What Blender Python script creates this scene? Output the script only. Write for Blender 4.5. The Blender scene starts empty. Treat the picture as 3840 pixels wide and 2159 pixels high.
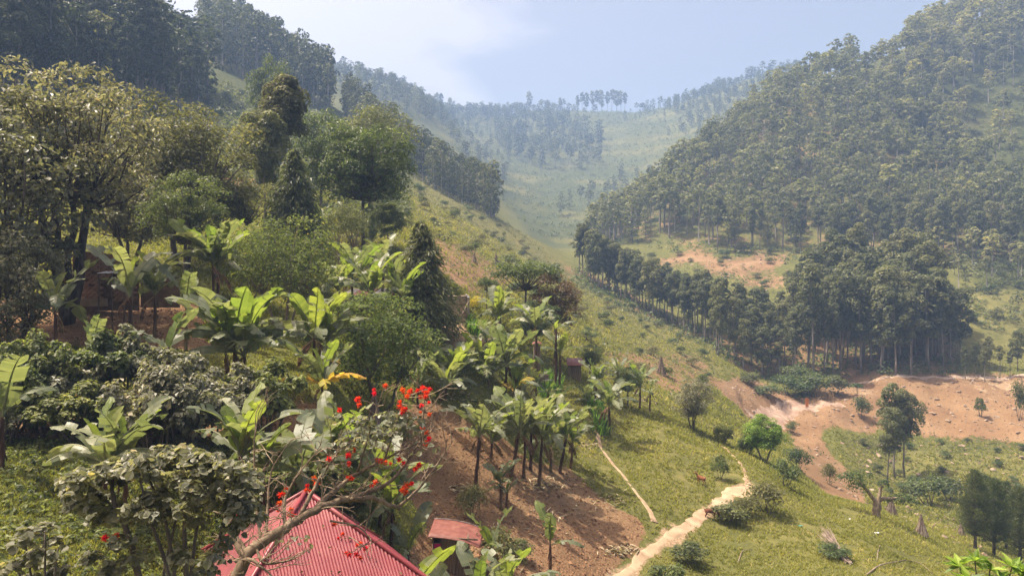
import bpy, math, random
import numpy as np
from mathutils import Vector, Matrix

# ---------------------------------------------------------------- camera, sky, sun, exposure
sc = bpy.context.scene
COL = sc.collection
F, CX, CY = 774.0, 512.0, 287.5          # focal length and centre in 1024x575 pixels

cam_d = bpy.data.cameras.new('camera')
cam_d.sensor_fit = 'HORIZONTAL'
cam_d.sensor_width = 36.0
cam_d.lens = 36.0 * F / 1024.0
cam_d.clip_start = 0.1
cam_d.clip_end = 9000
cam = bpy.data.objects.new('camera', cam_d)
cam.rotation_euler = (math.radians(90), 0, 0)
COL.objects.link(cam)
sc.camera = cam

SUN_EL, SUN_AZ = math.radians(66), math.radians(-72)     # azimuth from +Y towards +X
sun_dir = Vector((math.cos(SUN_EL) * math.sin(SUN_AZ), math.cos(SUN_EL) * math.cos(SUN_AZ), math.sin(SUN_EL)))
sd = bpy.data.lights.new('sun', 'SUN')
sd.energy = 3.3
sd.angle = math.radians(1.0)
sd.color = (1.0, 0.90, 0.75)
so = bpy.data.objects.new('sun', sd)
so.rotation_euler = sun_dir.to_track_quat('Z', 'Y').to_euler()
so.location = (-60, 40, 120)
COL.objects.link(so)

world = bpy.data.worlds.new('World')
sc.world = world
world.use_nodes = True
nt = world.node_tree
nt.nodes.clear()
def wn(t, **kw):
    n = nt.nodes.new(t)
    for k, v in kw.items():
        setattr(n, k, v)
    return n
w_out = wn('ShaderNodeOutputWorld')
w_bg = wn('ShaderNodeBackground')
w_bg.inputs['Strength'].default_value = 0.083
w_sky = wn('ShaderNodeTexSky', sky_type='NISHITA', sun_disc=False)
w_sky.sun_elevation = SUN_EL
w_sky.sun_rotation = SUN_AZ
w_sky.dust_density = 10.0
w_sky.air_density = 1.0
w_tc = wn('ShaderNodeTexCoord')
w_map = wn('ShaderNodeMapping')
w_map.inputs['Scale'].default_value = (1.0, 1.0, 2.6)
w_map.inputs['Location'].default_value = (0.35, 0.1, 0.2)
w_noise = wn('ShaderNodeTexNoise')
w_noise.inputs['Scale'].default_value = 2.3
w_noise.inputs['Detail'].default_value = 7
w_noise.inputs['Roughness'].default_value = 0.5
w_sep = wn('ShaderNodeSeparateXYZ')
w_ma = wn('ShaderNodeMath', operation='MULTIPLY_ADD')     # more cloud on the sun's side
w_ma.inputs[1].default_value = -1.3
w_add = wn('ShaderNodeMath', operation='ADD')
w_ramp = wn('ShaderNodeValToRGB')
w_ramp.color_ramp.elements[0].position = 0.53
w_ramp.color_ramp.elements[1].position = 0.62
w_mix = wn('ShaderNodeMix', data_type='RGBA', blend_type='ADD')
w_mix.inputs['B'].default_value = (1.5, 1.2, 0.85, 1)
w_pale = wn('ShaderNodeMix', data_type='RGBA', blend_type='MULTIPLY')
w_pale.inputs['Factor'].default_value = 1.0
w_pale.inputs['B'].default_value = (1.08, 0.94, 0.85, 1)
L = nt.links.new
L(w_tc.outputs['Generated'], w_map.inputs['Vector'])
L(w_map.outputs['Vector'], w_noise.inputs['Vector'])
L(w_tc.outputs['Generated'], w_sep.inputs[0])
L(w_sep.outputs['X'], w_ma.inputs[0])
L(w_noise.outputs['Fac'], w_ma.inputs[2])
L(w_ma.outputs[0], w_ramp.inputs['Fac'])
L(w_sky.outputs['Color'], w_pale.inputs['A'])
L(w_pale.outputs['Result'], w_mix.inputs['A'])
L(w_ramp.outputs['Color'], w_mix.inputs['Factor'])
L(w_mix.outputs['Result'], w_bg.inputs['Color'])
L(w_bg.outputs[0], w_out.inputs['Surface'])

sc.view_settings.view_transform = 'Standard'
sc.view_settings.look = 'None'
sc.view_settings.gamma = 1.0
sc.view_settings.exposure = 1.46
try:
    sc.view_settings.use_curve_mapping = False
except Exception:
    pass
sc.render.engine = 'CYCLES'
cy = sc.cycles
cy.use_denoising = True
cy.max_bounces = 8
cy.diffuse_bounces = 4
cy.glossy_bounces = 2
cy.transmission_bounces = 3
cy.transparent_max_bounces = 4
cy.volume_bounces = 1

HAZE = 0.00048

# ---------------------------------------------------------------- helpers
RNG = np.random.default_rng(7)
random.seed(7)

class MB:
    """collects vertices and faces, then becomes one mesh"""
    def __init__(s):
        s.v, s.q, s.t, s.tone, s.n = [], [], [], [], 0
        s.qm, s.tm = [], []
    def add(s, V, quads=None, tris=None, tone=0.5, mat=0):
        V = np.asarray(V, dtype=np.float64).reshape(-1, 3)
        s.v.append(V)
        tn = np.broadcast_to(np.asarray(tone, dtype=np.float64), (len(V),))
        s.tone.append(tn)
        if quads is not None and len(quads):
            q = np.asarray(quads, dtype=np.int64).reshape(-1, 4) + s.n
            s.q.append(q); s.qm.append(np.full(len(q), mat))
        if tris is not None and len(tris):
            t = np.asarray(tris, dtype=np.int64).reshape(-1, 3) + s.n
            s.t.append(t); s.tm.append(np.full(len(t), mat))
        s.n += len(V)
        return s
    def box(s, c, size, rot=None, tone=0.5, mat=0):
        x, y, z = [d / 2 for d in size]
        V = np.array([[-x,-y,-z],[x,-y,-z],[x,y,-z],[-x,y,-z],[-x,-y,z],[x,-y,z],[x,y,z],[-x,y,z]])
        if rot is not None:
            V = V @ np.array(rot).T
        return s.add(V + np.array(c), quads=[[0,3,2,1],[4,5,6,7],[0,1,5,4],[1,2,6,5],[2,3,7,6],[3,0,4,7]], tone=tone, mat=mat)
    def tube(s, pts, rad, n=6, tone=0.5, mat=0, cap=True):
        pts = np.asarray(pts, dtype=np.float64)
        rad = np.broadcast_to(np.asarray(rad, dtype=np.float64), (len(pts),))
        T = np.gradient(pts, axis=0)
        T /= np.linalg.norm(T, axis=1, keepdims=True) + 1e-9
        ref = np.array([0, 0, 1.0]) if abs(T[0][2]) < 0.9 else np.array([1.0, 0, 0])
        A = np.cross(T, ref); A /= np.linalg.norm(A, axis=1, keepdims=True) + 1e-9
        B = np.cross(T, A)
        ang = np.arange(n) * 2 * math.pi / n
        V = pts[:, None, :] + rad[:, None, None] * (np.cos(ang)[None, :, None] * A[:, None, :] + np.sin(ang)[None, :, None] * B[:, None, :])
        k = len(pts)
        i = np.arange(k - 1)[:, None] * n; j = np.arange(n)[None, :]; j2 = (j + 1) % n
        Q = np.stack([i + j, i + j2, i + n + j2, i + n + j], axis=-1).reshape(-1, 4)
        V = V.reshape(-1, 3)
        tr = []
        if cap:
            V = np.vstack([V, pts[0], pts[-1]])
            a, b = len(V) - 2, len(V) - 1
            tr = [[a, (j + 1) % n, j] for j in range(n)] + [[b, (k - 1) * n + j, (k - 1) * n + (j + 1) % n] for j in range(n)]
        return s.add(V, quads=Q, tris=tr, tone=tone, mat=mat)
    def mesh(s, name, mats, smooth=False):
        me = bpy.data.meshes.new(name)
        V = np.vstack(s.v)
        tone = np.concatenate(s.tone)
        nq = sum(len(q) for q in s.q); ntr = sum(len(t) for t in s.t)
        me.vertices.add(len(V)); me.vertices.foreach_set('co', V.astype(np.float32).ravel())
        loops, starts, mi = [], [], []
        off = 0
        if nq:
            Q = np.vstack(s.q); loops.append(Q.ravel()); starts.append(np.arange(nq) * 4); off = nq * 4; mi.append(np.concatenate(s.qm))
        if ntr:
            T = np.vstack(s.t); loops.append(T.ravel()); starts.append(off + np.arange(ntr) * 3); mi.append(np.concatenate(s.tm))
        loops = np.concatenate(loops); starts = np.concatenate(starts)
        me.loops.add(len(loops)); me.loops.foreach_set('vertex_index', loops.astype(np.int32))
        me.polygons.add(len(starts)); me.polygons.foreach_set('loop_start', starts.astype(np.int32))
        me.polygons.foreach_set('material_index', np.concatenate(mi).astype(np.int32))
        for m in (mats if isinstance(mats, (list, tuple)) else [mats]):
            me.materials.append(m)
        at = me.attributes.new('tone', 'FLOAT', 'POINT')
        at.data.foreach_set('value', tone.astype(np.float32))
        me.update(calc_edges=True)
        me.polygons.foreach_set('use_smooth', np.full(len(starts), bool(smooth)))
        me.validate()
        return me

def link(name, data, parent=None, loc=None, rot=None, scale=None):
    o = bpy.data.objects.new(name, data)
    COL.objects.link(o)
    if parent is not None:
        o.parent = parent
    if loc is not None: o.location = loc
    if rot is not None: o.rotation_euler = rot
    if scale is not None:
        o.scale = (scale,) * 3 if np.isscalar(scale) else scale
    return o
def tag(o, label=None, cat=None, group=None, kind=None):
    if label: o['label'] = label
    if cat: o['category'] = cat
    if group: o['group'] = group
    if kind: o['kind'] = kind
    return o
def thing(name, label, cat, loc=(0, 0, 0), rz=0.0, scale=1.0, group=None):
    o = link(name, None, None, loc, (0, 0, rz), scale)
    o.empty_display_size = 0.3
    return tag(o, label, cat, group)

def rotz(a):
    c, s = math.cos(a), math.sin(a)
    return np.array([[c, -s, 0], [s, c, 0], [0, 0, 1.0]])

# ---------------------------------------------------------------- materials
def newmat(name):
    m = bpy.data.materials.new(name); m.use_nodes = True
    m.node_tree.nodes.clear()
    return m, m.node_tree.nodes, m.node_tree.links.new
def ramp(nodes, stops):
    r = nodes.new('ShaderNodeValToRGB')
    el = r.color_ramp.elements
    while len(el) < len(stops): el.new(0.5)
    for e, (p, c) in zip(el, stops):
        e.position = p; e.color = (*c, 1)
    return r
LEAFK = 1.5
def leafmat(name, stops, trans=0.3, rough=0.45, spec=0.35, var=0.3, tint=(1.0, 1.0, 0.55)):
    m, N, K = newmat(name)
    out = N.new('ShaderNodeOutputMaterial')
    at = N.new('ShaderNodeAttribute'); at.attribute_name = 'tone'
    r = ramp(N, [(a_, tuple(min(.9, c_ * LEAFK) for c_ in b_)) for a_, b_ in stops])
    oi = N.new('ShaderNodeObjectInfo')
    mr = N.new('ShaderNodeMapRange'); mr.inputs['To Min'].default_value = 1 - var; mr.inputs['To Max'].default_value = 1 + var
    hs = N.new('ShaderNodeHueSaturation')
    mh = N.new('ShaderNodeMapRange'); mh.inputs['To Min'].default_value = 0.5 + 0.02; mh.inputs['To Max'].default_value = 0.5 - 0.02
    K(oi.outputs['Random'], mr.inputs['Value']); K(oi.outputs['Random'], mh.inputs['Value'])
    K(at.outputs['Fac'], r.inputs['Fac']); K(r.outputs['Color'], hs.inputs['Color'])
    K(mr.outputs['Result'], hs.inputs['Value']); K(mh.outputs['Result'], hs.inputs['Hue'])
    p = N.new('ShaderNodeBsdfPrincipled')
    p.inputs['Roughness'].default_value = rough
    p.inputs['Specular IOR Level'].default_value = spec
    K(hs.outputs['Color'], p.inputs['Base Color'])
    tr = N.new('ShaderNodeBsdfTranslucent')
    mul = N.new('ShaderNodeMix'); mul.data_type = 'RGBA'; mul.blend_type = 'MULTIPLY'; mul.inputs['Factor'].default_value = 1
    mul.inputs['B'].default_value = (*[t * 1.5 for t in tint], 1)
    K(hs.outputs['Color'], mul.inputs['A']); K(mul.outputs['Result'], tr.inputs['Color'])
    mx = N.new('ShaderNodeMixShader'); mx.inputs['Fac'].default_value = min(.5, trans + .14)
    K(p.outputs[0], mx.inputs[1]); K(tr.outputs[0], mx.inputs[2]); K(mx.outputs[0], out.inputs['Surface'])
    return m
def solidmat(name, stops, scale=4.0, rough=0.85, bump=0.3, detail=5, stretch=(1, 1, 1), spec=0.25, tone=False, metal=0.0):
    m, N, K = newmat(name)
    out = N.new('ShaderNodeOutputMaterial')
    tc = N.new('ShaderNodeTexCoord'); mp = N.new('ShaderNodeMapping'); mp.inputs['Scale'].default_value = stretch
    no = N.new('ShaderNodeTexNoise'); no.inputs['Scale'].default_value = scale; no.inputs['Detail'].default_value = detail
    r = ramp(N, stops)
    p = N.new('ShaderNodeBsdfPrincipled')
    p.inputs['Roughness'].default_value = rough; p.inputs['Specular IOR Level'].default_value = spec
    p.inputs['Metallic'].default_value = metal
    bp = N.new('ShaderNodeBump'); bp.inputs['Strength'].default_value = bump; bp.inputs['Distance'].default_value = 0.05
    K(tc.outputs['Object'], mp.inputs['Vector']); K(mp.outputs['Vector'], no.inputs['Vector'])
    oi = N.new('ShaderNodeObjectInfo')
    ad = N.new('ShaderNodeMath'); ad.operation = 'MULTIPLY_ADD'; ad.inputs[1].default_value = 0.22; 
    K(oi.outputs['Random'], ad.inputs[0]); 
    sb = N.new('ShaderNodeMath'); sb.operation = 'SUBTRACT'; sb.inputs[1].default_value = 0.11
    if tone:
        at = N.new('ShaderNodeAttribute'); at.attribute_name = 'tone'
        a2 = N.new('ShaderNodeMath'); a2.operation = 'MULTIPLY_ADD'; a2.inputs[1].default_value = 0.6
        K(at.outputs['Fac'], a2.inputs[0]); 
        s2 = N.new('ShaderNodeMath'); s2.operation = 'SUBTRACT'; s2.inputs[1].default_value = 0.3
        K(no.outputs['Fac'], a2.inputs[2]); K(a2.outputs[0], s2.inputs[0]); K(s2.outputs[0], ad.inputs[2])
    else:
        K(no.outputs['Fac'], ad.inputs[2])
    K(ad.outputs[0], sb.inputs[0]); K(sb.outputs[0], r.inputs['Fac'])
    K(r.outputs['Color'], p.inputs['Base Color']); K(no.outputs['Fac'], bp.inputs['Height']); K(bp.outputs[0], p.inputs['Normal'])
    K(p.outputs[0], out.inputs['Surface'])
    return m

M = {}
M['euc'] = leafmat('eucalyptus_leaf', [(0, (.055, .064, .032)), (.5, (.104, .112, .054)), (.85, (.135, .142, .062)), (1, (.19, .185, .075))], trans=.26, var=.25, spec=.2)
M['dark_shade_euc'] = leafmat('dark_shaded_eucalyptus_leaf', [(0, (.026, .036, .022)), (.5, (.052, .064, .034)), (.85, (.085, .098, .045)), (1, (.12, .13, .055))], trans=.12, var=.2, spec=.15)  # dark leaf for far belts; also holds the shaded wood's shade as colour
M['coral'] = leafmat('coral_tree_leaf', [(0, (.045, .050, .028)), (.45, (.112, .116, .076)), (.8, (.185, .185, .118)), (.93, (.23, .21, .12)), (1, (.28, .24, .11))], trans=.28, rough=.45, spec=.55, var=.12)
M['hedge'] = leafmat('hedge_leaf', [(0, (.035, .050, .018)), (.5, (.098, .115, .038)), (.85, (.165, .185, .058)), (1, (.23, .22, .07))], trans=.3, rough=.5, spec=.35, var=.2)
M['tree'] = leafmat('broad_leaf', [(0, (.028, .044, .018)), (.5, (.060, .084, .030)), (.9, (.11, .14, .046)), (1, (.17, .19, .065))], trans=.25, var=.2)
M['olive'] = leafmat('olive_leaf', [(0, (.044, .048, .020)), (.5, (.098, .098, .042)), (.9, (.16, .155, .062)), (1, (.22, .19, .07))], trans=.28, var=.15)
M['lime'] = leafmat('lime_leaf', [(0, (.045, .085, .018)), (.5, (.10, .17, .03)), (1, (.20, .28, .05))], trans=.38, var=.15)
M['citrus'] = leafmat('citrus_leaf', [(0, (.040, .056, .02)), (.5, (.085, .108, .034)), (.88, (.15, .17, .05)), (1, (.28, .25, .06))], trans=.3, rough=.58, spec=.25, var=.1)
M['rust'] = leafmat('brown_leaf', [(0, (.045, .030, .018)), (.5, (.10, .065, .036)), (1, (.17, .11, .055))], trans=.2, var=.1)
M['yellow'] = leafmat('yellow_leaf', [(0, (.08, .09, .02)), (.4, (.26, .22, .03)), (1, (.48, .36, .04))], trans=.3, var=.1)
M['conifer'] = leafmat('conifer_leaf', [(0, (.036, .046, .020)), (.5, (.080, .095, .040)), (.9, (.13, .145, .058)), (1, (.18, .17, .07))], trans=.28, var=.12)
M['pine'] = leafmat('pine_leaf', [(0, (.030, .042, .016)), (.5, (.065, .082, .030)), (1, (.12, .135, .05))], trans=.25, var=.12)
M['scrub'] = leafmat('scrub_leaf', [(0, (.040, .050, .020)), (.5, (.085, .098, .038)), (.85, (.11, .13, .05)), (1, (.17, .16, .07))], trans=.25, var=.25)
M['grass'] = leafmat('grass_blade', [(0, (.06, .070, .016)), (.5, (.130, .138, .030)), (.85, (.20, .195, .055)), (1, (.30, .25, .10))], trans=.3, rough=.6, spec=.2, var=0)
M['ban'] = leafmat('banana_leaf', [(0, (.070, .084, .046)), (.5, (.122, .136, .076)), (1, (.19, .20, .12))], trans=.28, rough=.45, spec=.5, var=.25, tint=(1.0, 1.05, .5))
M['ban_y'] = leafmat('young_banana_leaf', [(0, (.090, .115, .036)), (.5, (.135, .16, .052)), (1, (.19, .21, .075))], trans=.34, rough=.5, spec=.3, var=.15, tint=(1.0, 1.1, .4))
M['ban_old'] = leafmat('yellowing_banana_leaf', [(0, (.20, .19, .05)), (.5, (.36, .27, .05)), (1, (.48, .33, .07))], trans=.4, rough=.5, var=.15)
M['ban_dead'] = leafmat('dead_banana_leaf', [(0, (.055, .035, .02)), (.5, (.13, .085, .05)), (1, (.24, .17, .10))], trans=.2, rough=.8, spec=.1, var=.2)
M['straw'] = leafmat('straw', [(0, (.10, .075, .05)), (.5, (.24, .19, .13)), (1, (.42, .36, .26))], trans=.1, rough=.8, spec=.1, var=.05)
M['flower'] = leafmat('red_flower', [(0, (.34, .025, .010)), (.5, (.50, .045, .014)), (1, (.60, .09, .025))], trans=.3, rough=.5, var=.1, tint=(1, .8, .6))
M['bark_euc'] = solidmat('eucalyptus_bark', [(.3, (.14, .115, .10)), (.6, (.30, .265, .23)), (.8, (.42, .38, .33))], scale=1.2, stretch=(1, 1, .25))
M['bark'] = solidmat('grey_brown_bark', [(.3, (.055, .043, .034)), (.55, (.13, .105, .082)), (.8, (.22, .185, .15))], scale=5, stretch=(1, 1, .3), bump=.5)
M['bark_pale'] = solidmat('pale_bark', [(.3, (.13, .095, .060)), (.55, (.25, .19, .125)), (.8, (.38, .30, .21))], scale=6, stretch=(1, 1, .4), bump=.4)
M['stem'] = solidmat('banana_stem', [(.3, (.045, .022, .014)), (.5, (.11, .058, .034)), (.7, (.17, .13, .06)), (.9, (.14, .17, .06))], scale=4, stretch=(2, 2, .5), bump=.5)
M['wood'] = solidmat('weathered_wood', [(.3, (.11, .078, .052)), (.55, (.23, .17, .12)), (.8, (.34, .27, .20))], scale=7, stretch=(3, 3, .25), bump=.4)
M['brick'] = solidmat('mud_brick', [(.25, (.19, .105, .060)), (.5, (.33, .195, .115)), (.8, (.46, .30, .19))], scale=5, bump=.6)
M['mortar'] = solidmat('mud_mortar', [(.3, (.12, .075, .045)), (.7, (.25, .16, .10))], scale=3, bump=.6)
M['brick_pale'] = solidmat('pale_mud_brick', [(.25, (.30, .215, .14)), (.5, (.42, .31, .21)), (.8, (.52, .41, .29))], scale=5, bump=.5)
M['mud'] = solidmat('mud_plaster', [(.3, (.28, .20, .13)), (.7, (.44, .33, .22))], scale=2.5, bump=.5)
M['red_roof'] = solidmat('red_painted_iron', [(.3, (.17, .026, .030)), (.55, (.235, .036, .042)), (.75, (.27, .060, .060))], scale=1.1, detail=9, rough=.45, bump=.03, spec=.5)
M['brown_roof'] = solidmat('rusty_painted_iron', [(.3, (.13, .042, .032)), (.55, (.20, .066, .048)), (.8, (.26, .11, .08))], scale=3, rough=.55, bump=.05, spec=.4)
M['tin'] = solidmat('old_grey_iron', [(.3, (.16, .13, .12)), (.55, (.34, .31, .30)), (.75, (.46, .44, .43))], scale=4, rough=.5, bump=.1, spec=.5)
M['stone'] = solidmat('pale_stone', [(.3, (.20, .14, .095)), (.55, (.33, .25, .18)), (.8, (.46, .38, .29))], scale=3, bump=.4)
M['white'] = solidmat('white_plastic', [(.3, (.70, .70, .72)), (.7, (.82, .82, .84))], scale=6, rough=.5, bump=.1)
M['teal'] = solidmat('teal_plastic', [(.3, (.03, .20, .20)), (.7, (.05, .30, .28))], scale=6, rough=.5, bump=.1)
M['clay'] = solidmat('clay', [(.3, (.42, .26, .18)), (.7, (.56, .38, .28))], scale=8, bump=.1)
M['orange'] = solidmat('orange_board', [(.3, (.42, .14, .035)), (.7, (.58, .22, .06))], scale=5, bump=.1)
M['dark'] = solidmat('dark_interior', [(.3, (.018, .014, .012)), (.7, (.035, .028, .024))], scale=3, bump=.1)
M['goat_brown'] = solidmat('brown_hair', [(.3, (.055, .020, .012)), (.6, (.13, .048, .026)), (.85, (.20, .085, .045))], scale=5, bump=.3)
M['goat_black'] = solidmat('black_hair', [(.3, (.010, .009, .010)), (.8, (.035, .028, .028))], scale=5, bump=.3)
M['goat_tan'] = solidmat('tan_and_white_hair', [(.40, (.18, .07, .03)), (.50, (.34, .16, .075)), (.56, (.68, .60, .52)), (.7, (.72, .66, .58))], scale=2.2, bump=.3)
M['horn'] = solidmat('horn', [(.3, (.06, .05, .04)), (.7, (.14, .12, .09))], scale=5)
M['hoof'] = solidmat('hoof', [(.3, (.02, .018, .015)), (.7, (.05, .04, .03))], scale=5)

# ---------------------------------------------------------------- terrain
def vnoise(X, Y, L, seed=0):
    x, y = X / L, Y / L
    xi, yi = np.floor(x).astype(np.int64), np.floor(y).astype(np.int64)
    fx, fy = x - xi, y - yi
    fx = fx * fx * (3 - 2 * fx); fy = fy * fy * (3 - 2 * fy)
    def h(a, b):
        n = (a * 374761393 + b * 668265263 + seed * 974634777) & 0x7fffffff
        n = ((n ^ (n >> 13)) * 1274126177) & 0x7fffffff
        n = (n ^ (n >> 16)) & 0xffff
        return n / 65535.0
    return (h(xi, yi) * (1 - fx) + h(xi + 1, yi) * fx) * (1 - fy) + (h(xi, yi + 1) * (1 - fx) + h(xi + 1, yi + 1) * fx) * fy

# what the photograph shows of the ground: pixel column, pixel row, depth in metres
CP = [
 (10,575,20),(100,578,21),(10,480,26),(100,470,28),(10,430,31),(150,432,33),(260,418,36),(330,403,39),(10,390,36),
 (200,580,24),(250,600,26),
 (100,312,48),(60,330,45),(180,328,46),(10,330,44),(250,345,46),(100,262,60),(60,205,85),(200,215,90),(240,186,95),(150,170,120),
 (172,103,200),(50,80,170),(-100,60,170),(210,104,235),(215,78,265),(100,40,260),(0,10,280),
 (215,36,390),(260,62,385),(300,88,375),(328,106,370),(235,72,330),(280,90,330),(325,106,345),(160,60,400),(100,30,400),
 (340,112,380),(375,135,350),(410,165,320),(450,195,295),(495,218,275),(540,248,255),(572,272,238),(606,288,225),(639,307,212),(662,323,204),(682,333,199),(715,347,190),
 (480,290,90),(420,250,90),(350,238,82),(450,245,115),(520,292,110),(560,320,112),(600,342,118),(650,362,125),(560,290,160),(620,322,160),(680,352,155),(700,372,140),
 (450,212,190),(400,190,190),(350,170,190),(300,150,190),(250,150,150),(500,242,200),(540,266,205),(320,200,120),(270,200,100),
 (450,325,65),(470,336,62),(500,370,64),(578,378,72),(530,385,68),(400,382,55),(350,330,60),(640,392,95),(690,392,110),(740,402,130),(345,300,68),(760,425,126),
 (600,470,60),(640,500,57),(660,442,70),(612,447,70),(650,521,54),(560,440,66),(700,462,69),(550,400,74),(640,416,80),(600,426,73),(700,432,85),(720,450,77),
 (480,500,46),(480,560,40),(560,560,43),(620,532,50),(440,472,47),(560,500,51),(520,470,52.5),(450,430,51),(400,445,45),(450,582,38),(400,520,38),(340,470,36),
 (620,575,47),(660,541,51.5),(700,515,57),(740,491,62),(752,484,64),(740,462,71),
 (715,541,54),(850,552,54),(760,576,48),(900,522,68),(950,547,70),(1000,572,62),(850,507,68),(800,503,66),(950,527,88),(735,522,58),(700,560,50),
 (900,478,130),(850,440,136),(960,440,140),(1020,450,136),(950,490,118),(850,482,112),(1000,520,104),(1020,555,90),(820,445,132),
 (790,409,150),(770,415,146),(835,405,152),(800,440,128),(822,470,110),(842,492,98),(770,440,110),(780,465,85),(810,485,86),
 (840,379,171),(900,377,172),(960,377,172),(1024,374,172),(870,410,155),(950,410,155),(1020,410,154),(745,365,165),(780,392,163),
 (760,372,185),(850,372,185),(960,368,185),(1024,362,190),
 (1000,320,215),(990,275,250),(1010,240,285),(800,290,235),(750,272,260),(700,290,235),(700,262,275),(660,258,300),(770,320,212),(880,300,230),(720,320,215),
 (720,246,295),(800,243,295),(880,255,275),(940,250,280),
 (660,197,365),(700,158,388),(740,130,410),(780,99,432),(820,84,446),(850,73,460),(872,62,465),(900,47,470),(960,22,480),(1024,0,490),(620,238,330),(640,225,330),
 (800,195,345),(900,180,345),(960,130,385),(1010,110,395),(1000,180,330),(720,215,335),
 (640,225,420),(700,200,470),(780,160,520),(860,130,540),(960,60,600),(760,140,600),
 (330,72,700),(380,84,760),(410,97,850),(435,112,950),(455,117,1040),(490,117,1100),(520,112,1130),(560,112,1160),(600,113,1160),(640,114,1150),(665,107,1080),(700,95,1000),(740,84,940),(790,70,880),
 (280,70,620),(240,50,600),
 (470,140,880),(500,150,880),(560,160,830),(540,180,700),(600,190,640),(560,205,580),(600,222,500),(585,248,380),(640,182,700),(520,215,480),(500,192,560),
 (385,105,640),(420,128,600),(460,155,560),(430,150,480),(700,132,800),(665,172,680),(650,205,520),(620,238,430),(600,262,290),(560,250,340),(500,215,380),(640,300,235),
 (400,170,420),(350,130,480),(320,115,500),(700,120,880),(750,105,800),
 (330,140,1500),(450,160,1500),(560,165,1600),(700,150,1500),(850,140,1400),(1000,120,1300),(200,120,1300),(0,60,900),
 (560,200,2600),(0,180,2600),(1100,180,2600),(-250,180,2000),(1290,180,2000),
 (-250,20,190),(-250,-40,320),(-250,150,90),(-250,300,42),(-250,560,20),(-120,350,42),(-120,480,26),
 (1290,-60,470),(1290,150,340),(1290,300,215),(1290,365,180),(1290,400,155),(1290,455,130),(1290,560,80),(1150,590,62),(1150,450,130),(1150,375,172),(1150,330,210),(1150,60,430),
]
def zpt(u, Y, z): return (u, CY - z / Y * F, Y)
CP += [zpt(-250, 9, -7), zpt(0, 9, -7.5), zpt(250, 9, -9), zpt(512, 9, -10), zpt(800, 9, -11), zpt(1290, 9, -12),
       zpt(512, 20, -13), zpt(800, 20, -14.5), zpt(1100, 22, -16), zpt(350, 25, -12.2), zpt(600, 33, -15.5), zpt(850, 35, -17), zpt(1100, 40, -19), zpt(250, 18, -10), zpt(420, 33, -13)]
CP = np.array(CP, dtype=np.float64)
def warp(u, Y): return np.stack([np.asarray(u) / 100.0, np.log(Y) * 3.0], axis=-1)
cq = (CY - CP[:, 1]) / F * CP[:, 2] / (CP[:, 2] + 15.0)
cw = warp(CP[:, 0], CP[:, 2])
def kern(A, B):
    d2 = ((A[:, None, :] - B[None, :, :]) ** 2).sum(-1)
    return np.sqrt(d2 + 0.12)
Kmat = kern(cw, cw)
n_cp = len(cw)
Pm = np.hstack([np.ones((n_cp, 1)), cw])
A_ = np.zeros((n_cp + 3, n_cp + 3))
A_[:n_cp, :n_cp] = Kmat - 0.06 * np.eye(n_cp)
A_[:n_cp, n_cp:] = Pm; A_[n_cp:, :n_cp] = Pm.T
coef = np.linalg.solve(A_, np.concatenate([cq, np.zeros(3)]))
NU, NL = 500, 560
GU = np.linspace(-250, 1290, NU)
GL = np.linspace(math.log(9), math.log(2600), NL)
gu, gl = np.meshgrid(GU, GL)                    # rows = depth
gY = np.exp(gl)
W = warp(gu.ravel(), gY.ravel())
q = np.empty(len(W))
for s in range(0, len(W), 40000):
    w = W[s:s + 40000]
    q[s:s + 40000] = kern(w, cw) @ coef[:n_cp] + coef[n_cp] + w @ coef[n_cp + 1:]
gZ = (q.reshape(gY.shape)) * (gY + 15.0)
gX = (gu - CX) / F * gY
for Ln, amp in ((1.3, .045), (3.7, .05), (11, .05), (37, .06), (90, .06)):
    gZ += (vnoise(gX, gY, Ln, int(Ln * 7)) - .5) * 2 * amp * Ln * np.clip(gY / (Ln * 14), 0, 1) * np.clip(Ln * 400 / gY, 0, 1)
gV = CY - gZ / gY * F
_m = (gY > 118) & (gY < 190) & (gu > 740) & (gV > 374) & (gV < 446)
_r = np.abs(vnoise(gX * 1.6, gY * .35, 3.0, 61) - .5) * 2
gZ += np.where(_m, (_r - .5) * .9 + (vnoise(gX, gY, 6.0, 62) - .5) * 1.6, 0)
gV = CY - gZ / gY * F

def gidx(u, l):
    a = np.clip((np.asarray(u, float) - GU[0]) / (GU[1] - GU[0]), 0, NU - 1.001)
    b = np.clip((np.asarray(l, float) - GL[0]) / (GL[1] - GL[0]), 0, NL - 1.001)
    return a, b
def bil(G, u, l):
    a, b = gidx(u, l)
    i, j = a.astype(int), b.astype(int)
    fa, fb = a - i, b - j
    return (G[j, i] * (1 - fa) + G[j, i + 1] * fa) * (1 - fb) + (G[j + 1, i] * (1 - fa) + G[j + 1, i + 1] * fa) * fb
def gz(X, Y):
    X = np.asarray(X, float); Y = np.asarray(Y, float)
    return bil(gZ, X / Y * F + CX, np.log(Y))
def P(u, Y, dz=0.0):
    X = (u - CX) / F * Y
    return Vector((X, Y, float(gz(X, Y)) + dz))
def pix(u, v, Y):
    return Vector(((u - CX) / F * Y, Y, (CY - v) / F * Y))
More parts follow.
